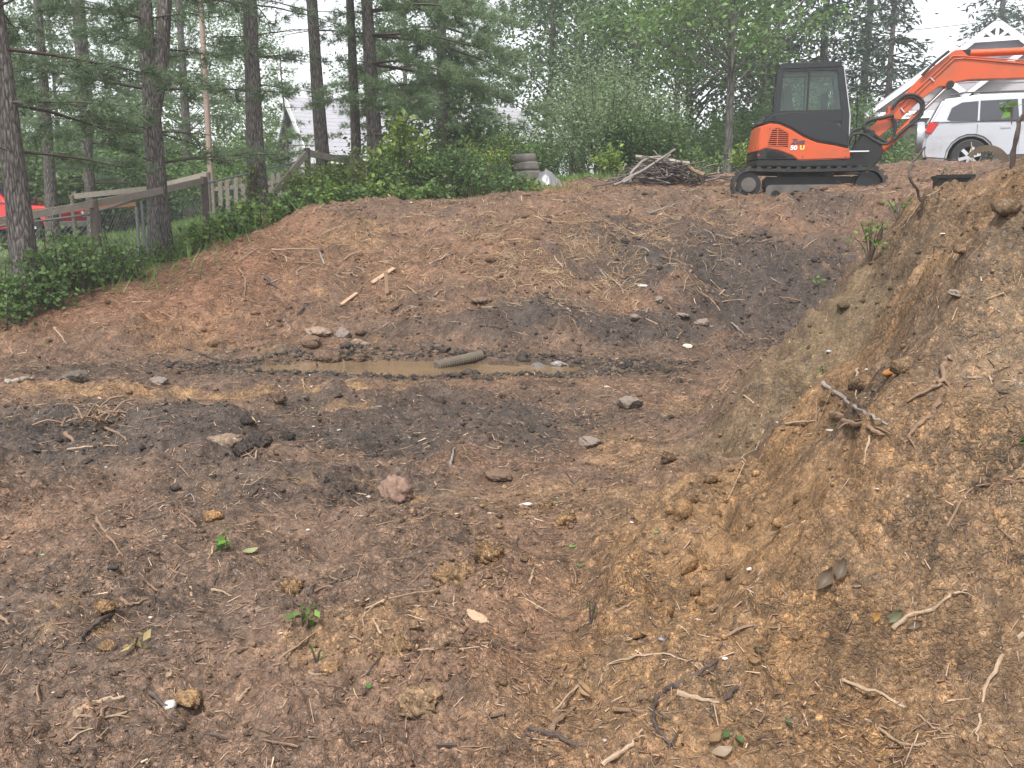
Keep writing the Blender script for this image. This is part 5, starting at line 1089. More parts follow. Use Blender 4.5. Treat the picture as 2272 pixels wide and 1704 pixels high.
# ------------------------------------------------------------------ tyres, tarps, brush pile
ty0 = px(1168, 400, 19.8); tz = gz(ty0.x, 19.8) - .05
M_TY = grimy('dusty_tyre', (.075, .07, .066), (.26, .23, .2), .8, .7, 3)
for k, lab in enumerate(('lowest dusty tyre of the stack beside the grey plastic', 'second dusty tyre up in the stack', 'third dusty tyre up, pale with dust', 'topmost dusty tyre of the stack')):
    R = .30 - .012 * k; w_ = .175
    t = MB().lathe([(R * .6, -w_ / 2), (R * .9, -w_ / 2), (R, -w_ * .32), (R * 1.01, 0), (R, w_ * .32), (R * .9, w_ / 2), (R * .6, w_ / 2), (R * .66, 0)], (0, 0, w_ / 2), (0, 0, 1), 30, close=True).build('old_tyre', M_TY, smooth=True)
    t.location = (ty0.x + (-.02, .03, -.01, -.06)[k], 19.8, tz + k * w_ + .01); t.rotation_euler = (random.uniform(-.05, .05), random.uniform(-.05, .05), 0); tag(t, lab, 'tyre', 'stack of old tyres')
def crumple(name, pts_u, size, label, cat, mat, seed, pk=1.0):
    """a heaped sheet: draped dome with folds"""
    n = 26; u = np.linspace(-1, 1, n); U, W_ = np.meshgrid(u, u); sx, sy, sz = size
    r = np.sqrt(U ** 2 + W_ ** 2); z = sz * np.clip(1 - r ** 1.5 * .85, 0, 1) ** pk + .10 * sz * noise(U * sx, W_ * sy, .12, seed) + .16 * sz * np.abs(noise(U * sx + W_ * .3, W_ * sy, .22, seed + 1))
    z[r > 1.02] *= .2
    x = U * sx + .03 * noise(W_, U, .3, seed + 2); y = W_ * sy
    q = px(*pts_u); idx = np.arange(n * n).reshape(n, n); F = np.stack([idx[:-1, :-1], idx[:-1, 1:], idx[1:, 1:], idx[1:, :-1]], -1).reshape(-1, 4)
    X = q.x + x.ravel(); Y = pts_u[2] + y.ravel(); gg = H(X, Y, False)
    o = mesh_np(name, np.stack([X - q.x, Y - pts_u[2], z.ravel() + gg - gg.min() - .03], 1), F, mat); o.location = (q.x, pts_u[2], gg.min()); return tag(o, label, cat)
crumple('plastic_sheet', (1212, 400, 19.7), (.34, .3, .36), 'crumpled grey plastic sheet slumped against the tyre stack', 'plastic sheet', plain('grey_plastic', (.16, .16, .175), .28, spec=.6, var=.35, scale=9), 51)
crumple('teal_tarp', (1112, 400, 19.2), (.24, .25, .72), 'crumpled teal tarp among the shrubs left of the tyres', 'tarp', plain('teal_tarp', (.03, .15, .16), .45, var=.4, scale=8), 57)
def bstick(name, P, r, mat, label, cat='branch', group=None, sides=7, taper=.6, n=10):
    mb = MB(); pts = cr(P, n); Ln = sum((pts[k + 1] - pts[k]).length for k in range(n)); wob = min(.22 * r + .004 * Ln, .012)
    for k in range(1, n): pts[k] = pts[k] + Vector((random.gauss(0, wob), random.gauss(0, wob), random.gauss(0, wob * .6)))
    mb.tube(pts, [r * (1 - (1 - taper) * k / n) * random.uniform(.8, 1.2) for k in range(n + 1)], sides, jit=.12)
    if 'root' in name and Ln > .1 and mat != 'stick_grey':
        for j in range(random.randint(1, 3)):
            k = random.randint(2, n - 1); d = (pts[k] - pts[k - 1]).normalized(); sd = d.cross(Vector((0, 0, 1))) * random.choice((-1, 1)); e = pts[k] + (d + sd * random.uniform(.5, 1)) * Ln * random.uniform(.08, .22)
            mb.tube([pts[k], pts[k].lerp(e, .5) + Vector((0, 0, .2 * r)), e - Vector((0, 0, r * .5))], [r * .4, r * .28, r * .1], 5, caps=False)
    return tag(mb.build(name, MT[mat], smooth=True), label, cat, group)
B0 = 19.0
bstick('long_pole', [px(1362, 411, 18.2), px(1430, 375, 18.5), px(1498, 331, 19)], .026, 'stick_grey', 'longer of two grey poles leaning up across the brush pile', 'pole', taper=.8)
bstick('long_pole', [px(1382, 405, 18.2), px(1440, 372, 18.6), px(1488, 343, 18.9)], .024, 'stick_grey', 'lower of two grey poles leaning up across the brush pile', 'pole', taper=.8)
bstick('arched_branch', [px(1399, 403, 18.9), px(1402, 385, 18.9), px(1415, 368, 19), px(1440, 352, 19), px(1462, 348, 19), px(1485, 355, 19.1)], .034, 'stick_grey', 'bowed grey branch at the left of the brush pile')
bstick('fence_pole', [px(1410, 348, 19.5), px(1470, 355, 19.4), px(1530, 363, 19.2)], .045, 'wood_old', 'grey log lying across the top of the brush pile', 'log', taper=.9)
bstick('fence_pole', [px(1440, 358, 19.3), px(1500, 364, 19.1)], .04, 'root_dark', 'dark log under the grey log on the brush pile', 'log', taper=.9)
bstick('tan_pole', [px(1515, 366, 19.3), px(1540, 378, 18.9), px(1563, 389, 18.6)], .04, 'root_tan', 'tan pole sloping down at the right of the brush pile', 'pole', taper=.9)
bstick('forked_twig', [px(1463, 350, 19), px(1455, 338, 19), px(1449, 334, 19)], .015, 'root_pale', 'short pale twig sticking up from the brush pile', 'twig')
bp = []; random.seed(4)
mb = MB(); bc = px(1470, 390, 19.4); gzb = gz(bc.x, 19.4)
for k in range(240):
    a = random.uniform(0, 6.28); L = random.uniform(.25, .9); x0 = bc.x + random.gauss(0, .5); y0 = 19.4 + random.gauss(0, .3); hmax = .42 * math.exp(-((x0 - bc.x) / .7) ** 2); z0 = gzb + random.uniform(0, max(.05, hmax))
    d = Vector((math.cos(a), math.sin(a) * .6, random.uniform(-.35, .35))).normalized() * L * .5; m_ = Vector((x0, y0, z0)); mb.tube(cr([m_ - d, m_ + Vector((0, 0, random.uniform(-.06, .1))), m_ + d], 4), random.uniform(.004, .014), 4, caps=False)
tag(mb.build('brush_tangle', MT['root_dark']), 'tangled heap of dark brush under the poles', 'brush', kind='stuff')
mb = MB()
for k in range(60):
    a = random.uniform(0, 6.28); L = random.uniform(.2, .7); x0 = bc.x + random.gauss(0, .6); y0 = 19.2 + random.gauss(0, .25); z0 = gzb + random.uniform(.0, .3)
    d = Vector((math.cos(a), math.sin(a) * .6, random.uniform(-.3, .4))).normalized() * L * .5; m_ = Vector((x0, y0, z0)); mb.tube(cr([m_ - d, m_ + Vector((0, 0, random.uniform(-.06, .1))), m_ + d], 4), random.uniform(.005, .012), 4, caps=False)
tag(mb.build('brush_twigs', MT['stick_grey']), 'pale twigs poking out of the brush pile', 'brush', kind='stuff')
# ------------------------------------------------------------------ things lying on the soil
def lie(name, pix, r, mat, label, cat, group=None, lift=.5, taper=.35, sides=8, arch=0, knots=.12):
    P = [gp(u, v) for (u, v) in pix]; n = max(8, 4 * len(P)); m = len(P) - 1; r *= .9
    for i, p_ in enumerate(P): p_.z += r * lift + arch * math.sin(math.pi * i / m)
    o = bstick(name, P, r, mat, label, cat, group, sides, taper, n); return o
RT = [
 # near mound
 ('root', [(1826, 853), (1865, 880), (1901, 910), (1931, 931), (1970, 947)], .012, 'stick_grey', 'straight greyish root slanting down the middle of the near mound'),
 ('root_slab', [(1844, 922), (1883, 941), (1928, 959), (1961, 971)], .019, 'root_tan', 'thick splintered root just below the greyish root on the mound'),
 ('root', [(2106, 796), (2092, 817), (2091, 850), (2061, 868), (2013, 901)], .015, 'root_tan', 'knobbly bent root on the upper right of the mound face'),
 ('root', [(2094, 892), (2064, 925), (2034, 950), (2013, 980), (2004, 1004)], .012, 'root_tan', 'curved tan root right of the splintered root on the mound'),
 ('root', [(1903, 823), (1898, 856), (1900, 889)], .008, 'root_pale', 'short vertical pale root above the greyish root on the mound'),
 ('root', [(1931, 968), (1922, 1004), (1916, 1034)], .007, 'root_pale', 'thin pale root hanging straight below the splintered root'),
 ('root', [(1626, 872), (1660, 884), (1685, 923), (1694, 957), (1685, 986), (1658, 1015), (1655, 1034)], .0075, 'root_pale', 'long pale root curving like a hook at the left side of the mound'),
 ('stick', [(1743, 942), (1811, 937)], .008, 'root_pale', 'short level pale stick on the mound left of the roots'),
 ('root', [(1781, 971), (1830, 947), (1927, 937)], .004, 'root_pale', 'hair-thin pale root arching left of the splintered root'),
 ('root', [(1597, 869), (1636, 823), (1660, 831)], .009, 'root_tan', 'small arched root at the far left edge of the mound'),
 ('root', [(2100, 1180), (2160, 1090), (2260, 1075)], .005, 'root_tan', 'thin curved rootlet on the far right of the mound'),
 ('root', [(1570, 1010), (1640, 1040), (1690, 1090)], .005, 'root_tan', 'thin rootlet below the hooked root on the mound'),
 # foreground, right
 ('root', [(2271, 1409), (2218, 1482), (2186, 1537), (2171, 1602), (2169, 1650)], .009, 'root_pale', 'long smooth pale root bowing at the bottom right edge'),
 ('root', [(1869, 1511), (1964, 1548), (2040, 1592), (2091, 1628)], .007, 'root_pale', 'straw-coloured root slanting across the bottom right soil'),
 ('root', [(1920, 1599), (1974, 1639), (2018, 1657), (2055, 1650), (2078, 1624)], .006, 'root_pale', 'pale root curled in a bowl shape at the bottom right'),
 ('root', [(1982, 1406), (2018, 1380), (2069, 1362), (2113, 1329), (2144, 1320)], .009, 'root_pale', 'pale forked root at the foot of the mound on the right'),
 ('root', [(1596, 1424), (1654, 1399), (1705, 1395), (1752, 1406)], .006, 'root_tan', 'flat arched root at the foot of the mound'),
 ('root', [(1472, 1541), (1545, 1500), (1592, 1471)], .012, 'root_dark', 'thick dark root slanting up beside the pale stick in the foreground'),
 ('stick', [(1501, 1542), (1596, 1564)], .013, 'root_pale', 'stubby pale stick crossing the thick dark root'),
 ('root', [(1636, 1533), (1581, 1577), (1581, 1610)], .009, 'root_dark', 'crooked dark root right of the stubby pale stick'),
 ('root', [(1228, 1584), (1283, 1526), (1355, 1475), (1428, 1455), (1497, 1459), (1570, 1490), (1640, 1537)], .0055, 'root_pale', 'long thin straw root arching over the foreground soil'),
 ('stick', [(1221, 1530), (1257, 1479)], .008, 'root_tan', 'straight reddish stick under the long straw root'),
 ('stick', [(1224, 1621), (1275, 1573)], .012, 'root_tan', 'broken tan stick below the dry curled leaf'),
 ('root', [(1173, 1621), (1246, 1642), (1315, 1683)], .011, 'root_dark', 'dark purple-brown stick at the bottom centre edge'),
 ('root', [(1337, 1701), (1392, 1661), (1425, 1624)], .010, 'root_pale', 'pale root rising from the bottom edge near the centre'),
 ('root', [(1497, 1526), (1457, 1555), (1450, 1591), (1472, 1639), (1497, 1661)], .011, 'root_dark', 'dark root bent like a bracket in the foreground'),
 ('stick', [(1363, 1581), (1457, 1584)], .010, 'root_tan', 'level brown stick touching the bracket-shaped root'),
 ('root', [(973, 1311), (853, 1333), (806, 1369), (820, 1417), (875, 1457)], .005, 'root_pale', 'thin straw stem looping left of the split wood chunk'),
 ('stick', [(1135, 1250), (1150, 1195)], .008, 'root_dark', 'short dark stick near the green seedling'),
 ('stick', [(1175, 1298), (1186, 1262)], .009, 'root_pale', 'short pale stub near the green seedling'),
 ('stick', [(1365, 1365), (1408, 1338)], .010, 'root_tan', 'short reddish stick left of the mound foot'),
 # foreground, left
 ('root', [(167, 1588), (211, 1566), (277, 1553)], .013, 'root_pale', 'thick pale root piece at the bottom left'),
 ('root', [(171, 1591), (255, 1591), (328, 1560)], .006, 'root_pale', 'thin pale root curving below the thick pale root piece'),
 ('stick', [(331, 1540), (393, 1595)], .011, 'root_dark', 'straight purple-grey stick beside the pale roots at bottom left'),
 ('root', [(251, 1362), (197, 1402), (171, 1442)], .012, 'root_dark', 'crooked dark stick beside the lumpy clod on the left'),
 ('root', [(422, 1304), (430, 1337), (448, 1355)], .007, 'root_pale', 'small pale stick curving downwards left of centre'),
 ('root', [(470, 1315), (492, 1315), (513, 1324)], .008, 'root_pale', 'short pale bowed stick left of the large square clod'),
 ('root', [(269, 1333), (291, 1346), (328, 1333)], .009, 'root_tan', 'pinkish v-shaped root behind the crooked dark stick'),
 ('root', [(473, 1216), (470, 1232), (460, 1243)], .007, 'root_pale', 'tiny pale hooked stick above the bowed stick'),
 ('stick', [(87, 1271), (175, 1255)], .009, 'root_tan', 'straight tan stick at the left edge'),
 ('stick', [(215, 1151), (237, 1191), (273, 1238)], .010, 'root_tan', 'leaning tan stick above the straight one on the left'),
 ('stick', [(0, 1369), (47, 1411)], .009, 'root_tan', 'tan stick cut by the left edge of the picture'),
 ('stick', [(619, 1464), (699, 1409)], .006, 'root_pale', 'thin pale stick below the large square clod'),
 ('stick', [(362, 1300), (400, 1255), (445, 1240)], .006, 'root_tan', 'thin bowed twig left of the small pale sticks'),
 ('stick', [(228, 950), (262, 965), (285, 991)], .012, 'root_tan', 'bowed branch lying right of the left brush clump'),
 ('stick', [(146, 966), (175, 995)], .018, 'root_tan', 'stubby branch lying below the left brush clump'),
 ('stick', [(150, 1000), (210, 992), (262, 990)], .009, 'root_pale', 'pale thin stick below the left brush clump'),
 ('stick', [(1000, 1035), (1010, 1000), (1035, 985)], .009, 'stick_grey', 'small grey bowed stick on the pit floor'),
 ('stick', [(555, 1107), (575, 1085), (594, 1070)], .009, 'root_dark', 'dark bent stick on the pit floor'),
 ('stick', [(410, 1105), (425, 1100), (432, 1118)], .007, 'stick_grey', 'small grey curved twig on the pit floor'),
 # far bank
 ('stick', [(587, 620), (626, 651)], .028, 'root_dark', 'thick dark stick on the left of the far bank'),
 ('root', [(530, 600), (544, 624), (542, 661)], .020, 'root_tan', 'curved brown root hanging on the left of the far bank'),
 ('root', [(400, 773), (449, 787), (494, 803)], .020, 'root_dark', 'long dark root running down to the puddle'),
 ('stick', [(681, 677), (672, 690), (660, 701)], .028, 'root_dark', 'dark crooked stub above the puddle'),
 ('stick', [(603, 555), (705, 553)], .016, 'root_pale', 'long pale stick lying level high on the far bank'),
 ('stick', [(953, 514), (982, 498)], .020, 'root_dark', 'dark stick below the crest of the far bank'),
 ('stick', [(868, 693), (892, 677)], .026, 'root_dark', 'short dark branch below the planks'),
 ('stick', [(1067, 724), (1100, 730), (1141, 740)], .020, 'root_dark', 'dark branch in the black soil right of the puddle'),
 ('stick', [(1534, 603), (1522, 625), (1517, 651)], .024, 'root_tan', 'stout tan root standing out of the dark soil on the right'),
 ('stick', [(1607, 647), (1578, 676)], .016, 'root_pale', 'tan stick right of the stout root in the dark soil'),
 ('stick', [(1394, 506), (1360, 530), (1331, 550)], .014, 'root_dark', 'dark thin branch on the upper far bank'),
 ('stick', [(1399, 458), (1389, 482)], .03, 'root_tan', 'short stump end near the top of the far bank'),
 ('root', [(1500, 535), (1490, 560), (1486, 588)], .016, 'root_tan', 'upright brown root in the upper dark soil'),
 ('stick', [(1622, 719), (1640, 735), (1656, 748)], .014, 'stick_grey', 'grey twig at the right end of the pit floor'),
 ('stick', [(1440, 475), (1510, 450)], .016, 'stick_grey', 'grey stick below the excavator at the bank top'),
 ('stick', [(672, 845), (675, 866)], .012, 'root_pale', 'tiny pale stick in front of the puddle'),
 ('stick', [(330, 668), (350, 690), (400, 715)], .012, 'root_pale', 'pale stick slanting on the left bank'),
 ('stick', [(295, 674), (352, 671)], .014, 'root_pale', 'level pale stick on the left bank'),
 ('stick', [(120, 728), (148, 764)], .014, 'root_pale', 'pale splinter on the slope at the far left'),
 ('root', [(1960, 418), (1925, 420), (1895, 432), (1880, 460), (1872, 505)], .009, 'stick_grey', 'grey root looping over the bank in front of the tracks'),
 ('stick', [(2030, 562), (2075, 552), (2110, 556)], .007, 'root_dark', 'thin dark twig high on the mound face'),
 ('root', [(2035, 470), (2085, 420), (2130, 392)], .006, 'root_pale', 'pale rootlet trailing below the black bin'),
 ('root', [(2005, 505), (2045, 450), (2100, 408)], .005, 'root_pale', 'second pale rootlet trailing along the mound crest'),
]
for (nm, pix, r, mat, lab) in RT:
    lie(nm, pix, r, mat, lab, 'root' if 'root' in nm else 'stick')
# scattered small sticks, each told apart by its colour and what it lies beside
MARK = [(858, 630, 'the upright plank'), (775, 670, 'the lower plank'), (850, 615, 'the slanting plank'), (720, 742, 'the flat pale rock'), (800, 768, 'the rounded tan rock'), (1020, 810, 'the corrugated pipe'), (966, 778, 'the dark log'), (1525, 625, 'the stout tan root'), (1590, 660, 'the tan stick in dark soil'), (1395, 470, 'the short stump end'), (1365, 528, 'the dark thin branch'), (1493, 560, 'the upright brown root'),
        (1475, 462, 'the grey stick under the excavator'), (655, 554, 'the long level pale stick'), (606, 635, 'the thick dark stick'), (541, 630, 'the curved hanging root'), (670, 690, 'the dark crooked stub'), (968, 505, 'the dark crest stick'), (880, 685, 'the short dark branch'), (1105, 731, 'the dark branch in black soil'), (1425, 636, 'the white scrap'), (1070, 672, 'the brown block'), (1640, 735, 'the grey twig'), (700, 440, 'the corner post weeds'), (1760, 430, 'the excavator tracks'), (1190, 410, 'the plastic sheet'),
        (648, 1305, 'the large squarish clod'), (877, 1095, 'the pinkish brown rock'), (1106, 1056, 'the flat brown rock'), (1060, 1370, 'the split wood chunk'), (232, 1350, 'the lumpy tan clod'), (425, 1550, 'the ochre clod'), (733, 1482, 'the small round clod'), (250, 1271, 'the black tube'), (212, 945, 'the brush clump'), (575, 985, 'the dark heap'), (475, 1150, 'the orange clod'), (362, 1565, 'the purple-grey stick'), (220, 1570, 'the thick pale root'), (1250, 1160, 'the biggest slide clod'), (555, 941, 'the pale splinter'), (555, 1228, 'the yellowish leaf'), (670, 1390, 'the grassy sprig'), (163, 842, 'the far left dark rock'), (1297, 1544, 'the large curled leaf'), (985, 1440, 'the broken clod heap'), (925, 1560, 'the bottom centre clod'), (30, 1390, 'the edge-cut stick'), (130, 1262, 'the straight tan stick'), (575, 1088, 'the dark bent stick'), (1015, 1005, 'the grey bowed stick')]
_used = set()
def stick_label(u, v, kind):
    order = sorted(MARK, key=lambda m: (m[0] - u) ** 2 + 2 * (m[1] - v) ** 2)
    for m in order[:8]:
        du, dv = u - m[0], v - m[1]; far = 'well ' if math.hypot(du, dv) > 110 else ('just ' if math.hypot(du, dv) < 40 else '')
        rel = (('right of' if du > 0 else 'left of') if abs(du) > 1.3 * abs(dv) else ('below' if dv > 0 else 'above'))
        t = f'{kind} lying {far}{rel} {m[2]}'
        if t not in _used: _used.add(t); return t
    t = kind + ' lying among others near ' + order[0][2]; _used.add(t); return t
random.seed(31)
KN = {'root_pale': 'pale', 'root_tan': 'tan', 'stick_grey': 'grey', 'root_dark': 'dark brown'}
for k in range(70):
    u, v = random.uniform(450, 1800), random.uniform(470, 740); q = gp(u, v)
    if q.y < 11 or q.y > 16: continue
    a = random.uniform(0, math.pi); L = random.uniform(.12, .38); d = Vector((math.cos(a), math.sin(a), 0)) * L; b = Vector((q.x + d.x, q.y + d.y, 0)); b.z = gz(b.x, b.y); m_ = q.lerp(b, .5) + Vector((random.gauss(0, .03), random.gauss(0, .03), .02)); mt = random.choice(('root_pale', 'root_tan', 'stick_grey', 'root_pale'))
    bstick('stick', [q + Vector((0, 0, .01)), m_, b + Vector((0, 0, .012))], random.uniform(.006, .013), mt, stick_label(u, v, ('small ' if L < .22 else '') + KN[mt] + ' stick'), 'stick', 'small sticks strewn on the far bank', 5, n=5)
for k in range(60):
    u, v = random.uniform(20, 1350), random.uniform(860, 1690); q = gp(u, v); a = random.uniform(0, math.pi); L = random.uniform(.05, .13) * (.6 + .12 * q.y); d = Vector((math.cos(a), math.sin(a), 0)) * L; b = Vector((q.x + d.x, q.y + d.y, 0)); b.z = gz(b.x, b.y); m_ = q.lerp(b, .5) + Vector((random.gauss(0, .01), random.gauss(0, .01), .01)); mt = random.choice(('root_pale', 'root_tan', 'root_tan', 'root_dark'))
    bstick('twig', [q + Vector((0, 0, .006)), m_, b + Vector((0, 0, .006))], random.uniform(.003, .006), mt, stick_label(u, v, ('tiny ' if L < .1 else 'small ') + KN[mt] + ' twig'), 'twig', 'small twigs strewn on the pit floor', 5, n=5)
# ------------------------------------------------------------------ stones and clods
def stone(name, u, v, size, label, cat, col, seed, flat=.75, sink=.3, mat='stone', rough=.3, sub=4):
    bm = bmesh.new(); bmesh.ops.create_icosphere(bm, subdivisions=sub, radius=1); V = np.array([q.co[:] for q in bm.verts]); F = np.array([[q.index for q in f.verts] for f in bm.faces]); bm.free()
    rs = np.random.default_rng(seed)
    for k in range(9):
        d = rs.normal(size=3); d /= np.linalg.norm(d); h = rs.uniform(.55, .95); s_ = V @ d; V = V - np.clip(s_ - h, 0, None)[:, None] * d * .9
    nz = noise(V[:, 0] * 2 + V[:, 2], V[:, 1] * 2 - V[:, 2], .5, seed) * rough * .5 + noise(V[:, 0] * 5 + V[:, 2] * 3, V[:, 1] * 5 - V[:, 2] * 2, .6, seed + 1) * rough * .35
    nz = nz + noise(V[:, 0] * 11 + V[:, 2] * 7, V[:, 1] * 11 - V[:, 2] * 5, .5, seed + 2) * rough * .07; V = V * (1 + nz[:, None]); S = np.array(size) ; V = V * S * np.array([1, 1, flat]); a = rs.uniform(0, 6.28); c_, s_ = math.cos(a) * .5 + .5, math.sin(a) * .3
    q = gp(u, v); o = mesh_np(name, V, F, MT[mat], None, np.tile(np.array(col), (len(V), 1)) * (1 + .2 * nz[:, None])); o.location = (q.x, q.y, q.z + S[2] * flat * (1 - 2 * sink)); o.rotation_euler = (rs.uniform(-.2, .2), rs.uniform(-.2, .2), rs.uniform(-.4, .4)); return tag(o, label, cat)
TAN = (.22, .135, .068); BRN = (.14, .09, .06); GRY = (.17, .135, .115); DRK = (.055, .042, .035); PAL = (.23, .165, .12)
for k, (u, v, s_, lab, cat, col, flat, mt, rg) in enumerate([
 (648, 1312, (.062, .055, .058), 'large squarish ochre clod on the foreground soil', 'clod', TAN, .9, 'clod', .6), (232, 1352, (.05, .045, .04), 'lumpy tan clod behind the crooked dark stick', 'clod', TAN, .8, 'clod', .6), (243, 1440, (.035, .03, .03), 'small tan clod in front of the crooked dark stick', 'clod', TAN, .8, 'clod', .6), (425, 1555, (.055, .05, .04), 'ochre clod right of the purple-grey stick', 'clod', TAN, .7, 'clod', .7), (733, 1486, (.035, .032, .03), 'small round ochre clod below the green sprigs', 'clod', TAN, .85, 'clod', .5),
 (877, 1100, (.095, .085, .09), 'pinkish brown rock standing in the middle of the pit', 'rock', (.22, .14, .105), .95, 'stone', .35), (1106, 1060, (.11, .08, .07), 'flat brown rock right of the pinkish rock', 'rock', BRN, .6, 'stone', .3), (1215, 1130, (.05, .045, .045), 'tan clod among the slumped crumbs', 'clod', TAN, .9, 'clod', .6), (1250, 1165, (.07, .06, .06), 'biggest tan clod at the foot of the slide', 'clod', TAN, .85, 'clod', .7), (475, 1150, (.05, .045, .04), 'small orange clod on the left pit floor', 'clod', (.24, .14, .065), .8, 'clod', .5),
 (705, 742, (.17, .12, .11), 'flat pale rock behind the left end of the puddle', 'rock', PAL, .6, 'stone', .35), (690, 762, (.12, .1, .1), 'brown rock below the flat pale rock', 'rock', BRN, .8, 'stone', .35), (762, 745, (.13, .1, .09), 'grey rock behind the puddle', 'rock', GRY, .8, 'stone', .35), (788, 768, (.09, .08, .08), 'rounded tan rock at the puddle edge', 'rock', PAL, .85, 'stone', .3), (806, 768, (.08, .07, .07), 'tan rock touching the rounded one', 'rock', PAL, .85, 'stone', .3), (768, 772, (.08, .07, .07), 'dark small rock left of the rounded tan rock', 'rock', DRK, .85, 'stone', .35), (725, 799, (.15, .11, .11), 'brown muddy clod at the back edge of the puddle', 'clod', BRN, .75, 'clod', .5), (745, 805, (.09, .07, .07), 'small muddy clod beside the brown clod in the puddle', 'clod', BRN, .75, 'clod', .5), (800, 798, (.10, .08, .08), 'brown clod at the middle of the puddle back edge', 'clod', BRN, .7, 'clod', .5),
 (163, 842, (.14, .10, .09), 'dark rock at the far left of the pit floor', 'rock', (.10, .08, .065), .7, 'stone', .4), (352, 848, (.09, .08, .07), 'grey stone in front of the puddle', 'rock', GRY, .7, 'stone', .3), (615, 888, (.08, .07, .07), 'brown clod in front of the puddle', 'clod', BRN, .8, 'clod', .5), (1395, 905, (.11, .09, .09), 'pale angular rock at the foot of the mound', 'rock', (.19, .15, .125), .9, 'stone', .35), (1310, 985, (.09, .07, .06), 'light rock in the debris below the mound', 'rock', (.19, .15, .125), .7, 'stone', .35), (1560, 720, (.10, .08, .08), 'pale grey rock at the right end of the pit', 'rock', (.19, .15, .125), .7, 'stone', .3), (1512, 703, (.12, .10, .06), 'grey flat stone in the dark soil on the right', 'rock', (.19, .15, .125), .6, 'stone', .3), (1462, 668, (.06, .08, .06), 'small whitish stone in the dark soil', 'rock', (.19, .15, .125), .7, 'stone', .3), (1408, 706, (.06, .07, .06), 'pinkish stone in the dark soil', 'rock', (.19, .15, .125), .7, 'stone', .3),
 (1070, 672, (.14, .10, .07), 'brown block in the straw of the far bank', 'rock', BRN, .7, 'stone', .3), (1240, 810, (.10, .08, .06), 'wet grey stone at the right end of the puddle', 'rock', (.24, .22, .21), .6, 'stone', .25), (1195, 815, (.09, .07, .06), 'wet dark stone right of the corrugated pipe', 'rock', (.12, .11, .10), .6, 'stone', .25), (500, 985, (.12, .10, .08), 'pale clod beside the dark heap on the left', 'clod', PAL, .8, 'clod', .4), (575, 985, (.09, .075, .07), 'big black clod crowning the dark heap', 'clod', DRK, .8, 'clod', .7), (540, 1005, (.075, .06, .06), 'black clod at the left of the dark heap', 'clod', DRK, .8, 'clod', .7), (635, 975, (.06, .05, .05), 'black clod at the right of the dark heap', 'clod', DRK, .8, 'clod', .7),
 (1839, 783, (.022, .018, .018), 'small blue-grey stone on the upper mound', 'rock', (.40, .42, .46), .7, 'stone', .3), (1975, 832, (.030, .020, .02), 'shiny orange-brown pebble on the mound', 'pebble', (.26, .11, .035), .9, 'stone', .05), (1640, 590, (.016, .014, .014), 'tiny white stone at the mound crest', 'rock', (.6, .58, .55), .7, 'stone', .3), (2092, 523, (.022, .015, .012), 'white flake on the mound slope', 'flake', (.62, .58, .54), .5, 'stone', .2), (2120, 655, (.03, .025, .02), 'small grey stone on the mound right side', 'rock', (.25, .2, .16), .7, 'stone', .3),
 (1480, 1022, (.05, .045, .05), 'brown knob of soil at the left of the mound', 'clod', (.12, .075, .04), .9, 'clod', .7), (1165, 1120, (.045, .03, .02), 'white chip on the pit floor', 'flake', (.62, .6, .56), .4, 'stone', .2), (1425, 636, (.07, .05, .03), 'white scrap on the far bank', 'flake', (.62, .6, .58), .5, 'stone', .2), (1526, 770, (.06, .05, .04), 'pale cream scrap at the right of the pit floor', 'flake', (.6, .54, .42), .6, 'stone', .2), (1010, 1290, (.09, .07, .07), 'heaped soft clod beside the split wood chunk', 'clod', (.2, .125, .065), .9, 'clod', .8), (985, 1440, (.09, .08, .07), 'broken clod heap below the split wood chunk', 'clod', (.17, .11, .07), .8, 'clod', .8), (925, 1560, (.08, .06, .05), 'brown clod at the bottom centre', 'clod', (.2, .13, .075), .8, 'clod', .7), (880, 1450, (.06, .05, .05), 'small broken clod left of the clod heap', 'clod', (.21, .13, .07), .8, 'clod', .7), (1090, 1235, (.07, .06, .06), 'tan clod above the split wood chunk', 'clod', TAN, .85, 'clod', .7),
 ]):
    stone({'rock': 'rock', 'clod': 'soil_clod', 'pebble': 'pebble', 'flake': 'stone_flake'}[cat], u, v, s_, lab, cat, col, 100 + k * 3, flat, .38, mt, max(rg, .45) if cat in ('rock', 'clod') else rg)
# split wood, planks, pipe, leaves
WC = stone('wood_chunk', 1060, 1375, (.062, .026, .026), 'fresh split wood chunk lying in the centre foreground', 'wood chunk', (.34, .23, .145), 777, .55, .25, 'chip', .25); WC.rotation_euler = (.2, .3, -.5)
def plank(a, b, w_, h_, label, Ymode=None, name='plank'):
    A = gp(*a, .03); B = gp(*b, .03)
    if Ymode: A = px(a[0], a[1], B.y - .05)
    return tag(MB().bar(A, B, w_, h_, up=(0, -.6, .8)).build(name, MT['wood_new'], None, .003), label, 'plank')
plank((856, 602), (859, 656), .05, .018, 'pale plank standing upright on the far bank', True); plank((874, 602), (826, 634), .06, .018, 'pale plank lying slantwise behind the upright plank'); plank((792, 656), (757, 682), .05, .018, 'pale plank lying below the upright plank')
cp0, cp1 = px(968, 818, 9.75), px(1068, 803, 10.2); cp0.z = .0; cp1.z = .05; pts = [cp0.lerp(cp1, k / 80) for k in range(81)]
tag(MB().tube(pts, [.046 + .013 * ((k // 2) % 2) for k in range(81)], 14).build('corrugated_pipe', grimy('muddy_pipe', (.075, .062, .05), (.15, .12, .085), .7, .8, 6), smooth=False), 'muddy corrugated drain pipe lying in the puddle', 'pipe')
lie('dark_log', [(939, 773), (965, 777), (995, 783)], .045, 'root_dark', 'short dark log on the bank just behind the pipe', 'log', taper=.9)
